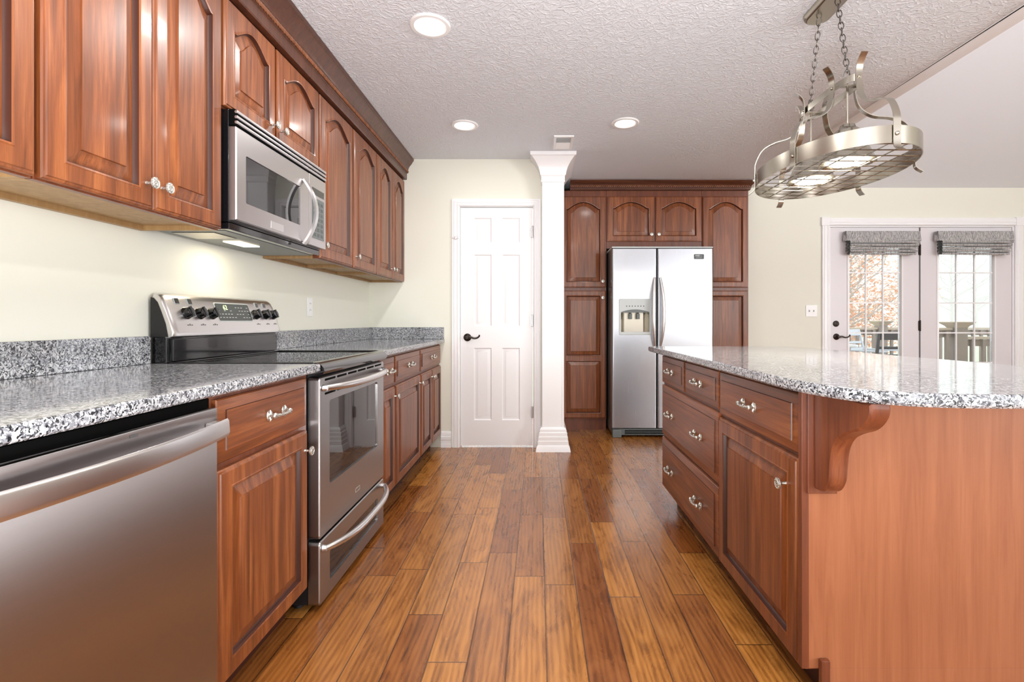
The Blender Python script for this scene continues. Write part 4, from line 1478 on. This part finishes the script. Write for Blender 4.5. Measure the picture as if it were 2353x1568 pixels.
# ceiling register
vt = thing('ceiling_vent', 'small white ceiling air vent in front of the column', 'vent', (0.19, 3.815, CZ), 0)
mb = MB()
o_ = [(-0.075, -0.14), (0.075, -0.14), (0.075, 0.14), (-0.075, 0.14)]
i_ = [(-0.055, -0.115), (0.055, -0.115), (0.055, 0.115), (-0.055, 0.115)]
mb.loft([[(x, y, -0.0005) for x, y in o_], [(x * 0.96, y * 0.98, -0.009) for x, y in o_], [(x, y, -0.010) for x, y in i_], [(x, y, -0.001) for x, y in i_]])
mb.build('frame', 'plastic_white', vt)
MB().box(-0.0555, 0.0555, -0.1155, 0.1155, -0.0014, -0.0008).build('duct_opening', 'vent_dark', vt)
mb = MB()
for k in range(14):
    y_ = -0.108 + k * 0.0165
    mb.box(-0.054, 0.054, -0.006, 0.006, -0.0006, 0.0006, mat=Matrix.Translation((0, y_, -0.0058)) @ Matrix.Rotation(R(38 if k < 7 else -38), 4, 'X'))
mb.box(-0.054, 0.054, -0.004, 0.004, -0.0095, -0.003)
mb.build('louvres', 'plastic_white', vt)

# ------------------------------------------------------------------ pot rack lamp
PRX, PRY = 1.25, 2.15
pk = thing('pot_rack_light', 'oval brushed nickel pot rack with two lamps hanging on chains above the island', 'pendant light', (PRX, PRY, 0), 0)
ea, eb = 0.410, 0.262          # half length along y, half width along x
zb, zt = 1.694, 1.757
def ell(th, a=eb, b=ea):
    return (a * math.cos(th), b * math.sin(th))
mb = MB()
N_ = 96
mb.loft([[(x * 1.0, y, z) for (x, y), z in ((ell(2 * PI * k / N_), zb), (ell(2 * PI * k / N_), zt), (ell(2 * PI * k / N_, eb - 0.003, ea - 0.003), zt), (ell(2 * PI * k / N_, eb - 0.003, ea - 0.003), zb))] for k in range(N_ + 1)], closed=True)
mb.build('band', 'brushed_nickel', pk)
mb = MB()
gz = zb + 0.006
k = -5
for i in range(-6, 7):
    y_ = i * 0.064
    if abs(y_) < ea - 0.01:
        hx = eb * math.sqrt(1 - (y_ / ea) ** 2) - 0.004
        mb.tube([(-hx, y_, gz), (hx, y_, gz)], 0.0026, 6)
for i in range(-3, 4):
    x_ = i * 0.068
    hy = ea * math.sqrt(1 - (x_ / eb) ** 2) - 0.004
    mb.tube([(x_, -hy, gz + 0.004), (x_, hy, gz + 0.005)], 0.0026, 6)
mb.build('wire_grid', 'brushed_nickel', pk)
# small upper ring
ra, rb = 0.205, 0.045
zr0, zr1 = 2.010, 2.038
mb = MB()
def stad(k, a, b):
    th = 2 * PI * k / 64
    c, s_ = math.cos(th), math.sin(th)
    e = 0.7
    return (a * math.copysign(abs(c) ** e, c), b * math.copysign(abs(s_) ** e, s_))
mb.loft([[(x, y, z) for (x, y), z in ((stad(k, rb, ra), zr0), (stad(k, rb, ra), zr1), (stad(k, rb - 0.003, ra - 0.003), zr1), (stad(k, rb - 0.003, ra - 0.003), zr0))] for k in range(65)])
mb.box(-rb + 0.004, rb - 0.004, -0.140, -0.120, zr0 + 0.010, zr0 + 0.016)
mb.box(-rb + 0.004, rb - 0.004, 0.120, 0.140, zr0 + 0.010, zr0 + 0.016)
mb.build('upper_ring', 'brushed_nickel', pk)
straps = [((0, -1), (0, -ra), -90), ((0, 1), (0, ra), 90)]
def strap(p_ring, p_band):
    a, b = Vector((*p_ring, 0)), Vector((*p_band, 0))
    d = (b - a)
    Ld = d.length
    d.normalize()
    def q(r_, z):
        v = a + d * r_
        return (v.x, v.y, z)
    pts = [q(0.038, zr1 + 0.066), q(0.022, zr1 + 0.052), q(0.008, zr1 + 0.030), q(0.003, zr1), q(0.006, zr0 - 0.02), q(0.022, zr0 - 0.070), q(Ld * 0.32, zr0 - 0.108), q(Ld * 0.62, zr0 - 0.124), q(Ld * 0.86, zr0 - 0.152), q(Ld * 1.0, zt + 0.045), q(Ld + 0.004, zt), q(Ld + 0.004, zb), q(Ld + 0.010, zb - 0.018), q(Ld + 0.030, zb - 0.034)]
    side = (-d.y, d.x, 0)
    m_ = MB()
    m_.tube(smooth_path(pts, 5), 0.001, flat=(0.026, 0.0028, side))
    w_ = b + d * 0.006
    m_.lathe([(0.007, 0), (0.007, 0.003), (0.003, 0.006)], 10, Matrix.Translation((w_.x, w_.y, (zb + zt) / 2)) @ Vector((0, 0, 1)).rotation_difference(d).to_matrix().to_4x4())
    w_ = a + d * 0.005
    m_.lathe([(0.006, 0), (0.006, 0.003), (0.003, 0.005)], 10, Matrix.Translation((w_.x, w_.y, (zr0 + zr1) / 2)) @ Vector((0, 0, 1)).rotation_difference(d).to_matrix().to_4x4())
    return m_.build('strap', 'brushed_nickel', pk)
strap((0, -ra), (0, -ea))
strap((0, ra), (0, ea))
for sx in (-1, 1):
    for sy in (-1, 1):
        th = math.atan2(sy * 0.42, sx * 0.91)
        strap((sx * rb * 0.97, sy * 0.105), ell(math.asin(sy * 0.42) if sx > 0 else PI - math.asin(sy * 0.42)))
# lamps: stem, cap, flared metal shade with bulb
for y_ in (-0.135, 0.135):
    mb = MB()
    mb.tube([(0, y_, zr0 + 0.012), (0, y_, 1.862)], 0.0045, 10)
    st = mb.build('stem', 'brushed_nickel', pk)
    mb = MB()
    mb.lathe([(0.012, 1.866), (0.026, 1.862), (0.030, 1.852), (0.034, 1.846), (0.050, 1.835), (0.066, 1.790), (0.084, 1.745), (0.097, 1.716), (0.101, 1.712), (0.101, 1.709), (0.094, 1.714), (0.081, 1.745), (0.063, 1.790), (0.046, 1.832), (0.010, 1.842)], 36, Matrix.Translation((0, y_, 0)), cap0=True, cap1=True)
    sh = mb.build('lamp_shade', 'brushed_nickel', pk)
    MB().lathe([(0.014, 1.838), (0.016, 1.815), (0.030, 1.79), (0.050, 1.755), (0.070, 1.725), (0.076, 1.716), (0.066, 1.710), (0.03, 1.706), (0.002, 1.705)], 32, Matrix.Translation((0, y_, 0))).build('bulb', 'bulb_glow', pk)
    area_light('pot_rack_lamp', (PRX, PRY + y_, 1.700), (0, 0, 0), 0.12, 0.12, 9, (1, 0.93, 0.8), 'DISK')
# canopy and chains
mb = MB()
cn = [round_rect(-0.062 + i, 0.062 - i, -0.135 + i, 0.135 - i, max(0.01, 0.060 - i), 6) for i in (0, 0.004, 0.012, 0.020)]
mb.loft([[(x, y, z) for x, y in c] for c, z in zip(cn, (CZ - 0.0005, CZ - 0.012, CZ - 0.020, CZ - 0.022))], cap0=True, cap1=True)
mb.build('canopy', 'brushed_nickel', pk)
def chain(p0, p1):
    p0, p1 = Vector(p0), Vector(p1)
    d = p1 - p0
    ln_ = d.length
    pitch = 0.0285
    n = int(ln_ / pitch)
    q = Vector((0, 0, 1)).rotation_difference(d.normalized()).to_matrix().to_4x4()
    mb = MB()
    for i in range(n):
        c = p0 + d * ((i + 0.5) / n)
        Mx = Matrix.Translation(c) @ q @ Matrix.Rotation(R(90 * (i % 2) + 25), 4, 'Z')
        pts = []
        hl, hw = 0.0185, 0.0095
        for k in range(16):
            a = 2 * PI * k / 16
            pts.append(Mx @ Vector((hw * math.cos(a), 0, hl * math.sin(a) * (1.0))))
        mb.tube(pts, 0.0021, 6, closed=True)
    return mb.build('chain', 'chain_metal', pk)
for sy in (-1, 1):
    chain((0, sy * 0.066, CZ - 0.022), (0, sy * 0.135, zr1 + 0.040))
    mb = MB()
    pts = [(0, sy * 0.130, zr0 + 0.016), (0.012, sy * 0.130, zr0 + 0.045), (0.008, sy * 0.134, zr1 + 0.042), (0, sy * 0.135, zr1 + 0.048), (-0.008, sy * 0.134, zr1 + 0.042), (-0.012, sy * 0.130, zr0 + 0.045)]
    mb.tube(smooth_path(pts + [pts[0]], 4)[:-1], 0.0028, 8, closed=True)
    mb.build('hanger_loop', 'chain_metal', pk)

# ------------------------------------------------------------------ outside: deck, furniture, trees in mist
struct(MB().box(2.0, 9.5, 5.30, 8.15, -0.16, -0.02).build('deck_floor', 'deck_wood'))
struct(MB().box(-40, 90, 8.2, 120, -1.3, -1.2).build('ground', 'lawn'))
def railing(label, x0, y0, x1, y1, ztop, zr_=0.0, n=None, group=None):
    root = thing('deck_railing', label, 'railing', (x0, y0, 0))
    d = Vector((x1 - x0, y1 - y0, 0))
    ln_ = d.length
    ang = math.atan2(d.y, d.x)
    root.rotation_euler = (0, 0, ang)
    MB().box(0, ln_, -0.045, 0.045, ztop - 0.03, ztop, 0.004).build('top_rail', 'deck_cap', root)
    MB().box(0, ln_, -0.02, 0.02, ztop - 0.12, ztop - 0.035, 0.003).build('rail', 'deck_wood', root)
    MB().box(0, ln_, -0.02, 0.02, 0.06, 0.13, 0.003).build('rail', 'deck_wood', root)
    k = int(ln_ / 0.13)
    for i in range(k):
        x = (i + 0.5) * ln_ / k
        MB().box(x - 0.018, x + 0.018, -0.055, -0.021, 0.0, ztop - 0.04).build('baluster', 'deck_wood', root)
    return root
def post(label, x, y, h, w=0.13):
    root = thing('deck_post', label, 'post', (x, y, 0), 0)
    MB().box(-w / 2, w / 2, -w / 2, w / 2, -0.02, h - 0.05, 0.004).build('post_body', 'deck_wood', root)
    mb = MB()
    sq = lambda a, z: [(-a, -a, z), (a, -a, z), (a, a, z), (-a, a, z)]
    mb.loft([sq(w / 2 + 0.002, h - 0.075), sq(w / 2 + 0.012, h - 0.055), sq(w / 2 + 0.05, h - 0.022), sq(w / 2 + 0.055, h - 0.006), sq(w / 2 + 0.045, h)], cap0=True, cap1=True)
    mb.build('post_cap', 'deck_cap', root)
railing('long weathered deck railing at the back of the deck, seen through the left door', 3.6, 8.0, 5.42, 8.0, 0.96)
railing('weathered deck railing behind the dark patio chair, right of the far post', 5.58, 8.0, 7.4, 8.0, 0.96)
post('weathered deck post with cap behind the patio furniture', 5.5, 8.0, 1.07)
railing('short weathered deck railing left of the near post, seen through the right door', 4.93, 6.32, 5.22, 6.32, 0.98)
post('weathered deck post with flared cap seen through the right glazed door', 5.31, 6.32, 1.06, 0.15)
railing('lower weathered stair railing right of the near deck post', 5.40, 6.32, 6.6, 6.20, 0.87)

def patio_chair(label, loc, rz, mat):
    root = thing('patio_chair', label, 'chair', loc, rz)
    MB().box(-0.27, 0.27, -0.26, 0.24, 0.40, 0.43, 0.008).build('seat', mat, root)
    mb = MB()
    T_ = Matrix.Translation((0, 0.25, 0.43)) @ Matrix.Rotation(R(-14), 4, 'X')
    mb.box(-0.27, -0.235, -0.015, 0.015, 0.0, 0.52, 0.006, mat=T_)
    mb.box(0.235, 0.27, -0.015, 0.015, 0.0, 0.52, 0.006, mat=T_)
    for zz in (0.10, 0.20, 0.30):
        mb.box(-0.234, 0.234, -0.008, 0.008, zz, zz + 0.035, 0.003, mat=T_)
    mb.box(-0.234, 0.234, -0.015, 0.015, 0.42, 0.52, 0.006, mat=T_)
    mb.build('backrest', mat, root)
    for sx in (-1, 1):
        MB().box(sx * 0.29 - 0.025, sx * 0.29 + 0.025, -0.28, 0.28, 0.62, 0.645, 0.006).build('armrest', mat, root)
        for yy in (-0.24, 0.24):
            MB().box(sx * 0.29 - 0.018, sx * 0.29 + 0.018, yy - 0.018, yy + 0.018, -0.02, 0.62, 0.004).build('leg', mat, root)
    return root
patio_chair('charcoal patio chair with slatted back on the deck', (4.50, 6.38, 0), R(165), 'chair_charcoal')
patio_chair('pale grey patio chair behind and left of the charcoal chair on the deck', (4.98, 7.35, 0), R(30), 'chair_pale')
tb = thing('patio_table', 'white patio table on the deck, seen through the left glazed door', 'table', (3.84, 7.32, 0))
MB().prism(round_rect(-0.62, 0.62, -0.45, 0.45, 0.10), 0.70, 0.735, inset=0.006).build('table_top', 'table_white', tb)
for sx in (-1, 1):
    for sy in (-1, 1):
        MB().box(sx * 0.5 - 0.025, sx * 0.5 + 0.025, sy * 0.34 - 0.025, sy * 0.34 + 0.025, -0.02, 0.70, 0.004).build('leg', 'table_white', tb)

def tree(name, label, loc, h, crown_r, crown_z, nleaf, leafmats, lsize, nbr=26, group=None, seed=1, trunk=0.09):
    rnd = random.Random(seed)
    root = thing(name, label, 'tree', loc, 0, group)
    mb = MB()
    mb.tube(smooth_path([(0, 0, 0), (0.05, 0.02, h * 0.3), (-0.04, 0.0, h * 0.6), (0.0, 0.03, h)], 4), [trunk * (1 - 0.85 * i / 12) for i in range(13)], 8)
    tips = []
    for i in range(nbr):
        z0 = h * (0.25 + 0.72 * i / nbr)
        a = rnd.uniform(0, 2 * PI)
        L = crown_r * rnd.uniform(0.5, 1.0) * (1.0 if z0 < h * 0.7 else 0.65)
        p = [Vector((0, 0, z0)), Vector((math.cos(a) * L * 0.4, math.sin(a) * L * 0.4, z0 + L * 0.22)), Vector((math.cos(a + 0.2) * L * 0.75, math.sin(a + 0.2) * L * 0.75, z0 + L * 0.5)), Vector((math.cos(a) * L, math.sin(a) * L, z0 + L * 0.75))]
        pp = smooth_path(p, 3)
        mb.tube(pp, [trunk * 0.30 * (1 - 0.85 * k / (len(pp) - 1)) for k in range(len(pp))], 5)
        for j in range(7):
            b0 = pp[rnd.randrange(2, len(pp))]
            e = b0 + Vector((rnd.uniform(-1, 1), rnd.uniform(-1, 1), rnd.uniform(0.1, 1.2))) * L * 0.32
            mb.tube([b0, (b0 + e) / 2 + Vector((0, 0, 0.02)), e], [trunk * 0.09, trunk * 0.06, trunk * 0.03], 4)
            tips.append(e)
    mb.build('branches', 'bark', root)
    if nleaf:
        mb = MB()
        for k in range(nleaf):
            if rnd.random() < 0.5:
                c = tips[rnd.randrange(len(tips))] + Vector((rnd.gauss(0, 1), rnd.gauss(0, 1), rnd.gauss(0, 1))) * 0.16
            else:
                while True:
                    v = Vector((rnd.uniform(-1, 1), rnd.uniform(-1, 1), rnd.uniform(-1, 1)))
                    if v.length < 1:
                        break
                c = Vector((v.x * crown_r, v.y * crown_r, crown_z[0] + (crown_z[1] - crown_z[0]) * (v.z + 1) / 2))
            if rnd.random() < (c.z - crown_z[0]) / (crown_z[1] - crown_z[0]) * 0.9 - 0.1:
                continue
            s_ = lsize * rnd.uniform(0.6, 1.3)
            u_ = Vector((rnd.gauss(0, 1), rnd.gauss(0, 1), rnd.gauss(0, 1))).normalized()
            w_ = u_.orthogonal().normalized()
            vs = [mb.bm.verts.new(c + q) for q in (u_ * s_, w_ * s_ * 0.55, -u_ * s_, -w_ * s_ * 0.55)]
            f = mb.bm.faces.new(vs)
            f.material_index = rnd.randrange(len(leafmats))
        o = mb.build('foliage', leafmats, root)
    return root
tree('leafy_tree', 'tree with orange-brown autumn leaves behind the deck, seen through the left door', (7.15, 11.8, -1.2), 5.2, 1.9, (0.6, 5.0), 12000, ['leaf_orange', 'leaf_tan'], 0.045, 30, seed=3)
tree('leafy_tree', 'second browning tree to the right of the orange one, seen through the left door', (10.2, 16.2, -1.2), 5.4, 2.0, (0.9, 5.8), 13000, ['leaf_tan', 'leaf_orange'], 0.045, 30, seed=5)
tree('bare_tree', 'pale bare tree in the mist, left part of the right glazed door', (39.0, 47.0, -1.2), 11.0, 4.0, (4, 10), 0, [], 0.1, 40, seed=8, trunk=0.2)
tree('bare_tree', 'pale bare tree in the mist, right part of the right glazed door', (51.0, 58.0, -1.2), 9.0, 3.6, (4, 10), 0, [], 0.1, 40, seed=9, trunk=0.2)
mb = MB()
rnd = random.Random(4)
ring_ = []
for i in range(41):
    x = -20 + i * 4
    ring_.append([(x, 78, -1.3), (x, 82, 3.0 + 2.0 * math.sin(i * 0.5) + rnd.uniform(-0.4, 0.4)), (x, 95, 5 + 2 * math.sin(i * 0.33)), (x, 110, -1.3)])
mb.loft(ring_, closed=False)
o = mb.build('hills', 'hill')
o['kind'] = 'structure'
# thin ground mist over the field (a real volume)
mist = MB().box(-38, 88, 19.0, 112, -1.19, 16).build('mist', 'lawn')
mm = bpy.data.materials.new('mist_volume')
mm.use_nodes = True
nt = mm.node_tree
nt.nodes.remove(nt.nodes['Principled BSDF'])
vs_ = nt.nodes.new('ShaderNodeVolumeScatter')
vs_.inputs['Color'].default_value = (0.97, 0.985, 1.0, 1)
vs_.inputs['Density'].default_value = 0.014
nt.links.new(vs_.outputs[0], nt.nodes['Material Output'].inputs['Volume'])
mist.data.materials.clear()
mist.data.materials.append(mm)
tag(mist, 'white mist over the field beyond the deck', 'mist', kind='stuff')

# the hardware prototypes themselves are not part of the room
for o in (KNOB, PULL):
    bpy.data.objects.remove(o)

# repeats share a group
GROUPS = {'base_cabinet': 'cherry base cabinets along the left wall', 'wall_cabinet': 'cherry wall cabinets', 'island_cabinet': 'cherry cabinets of the island',
          'pantry_cabinet': 'tall cherry cabinets either side of the fridge', 'recessed_light': 'recessed ceiling lights', 'roman_shade': 'grey roman shades on the glazed doors',
          'deck_railing': 'railings around the deck', 'deck_post': 'capped posts of the deck railing', 'crown_moulding': 'crown mouldings of the cabinets', 'countertop': 'granite countertops',
          'patio_chair': 'chairs on the deck', 'bare_tree': 'bare trees in the mist', 'leafy_tree': 'autumn trees behind the deck'}
for o in SC.objects:
    k = o.name.split('.')[0]
    if o.parent is None and k in GROUPS:
        o['group'] = GROUPS[k]
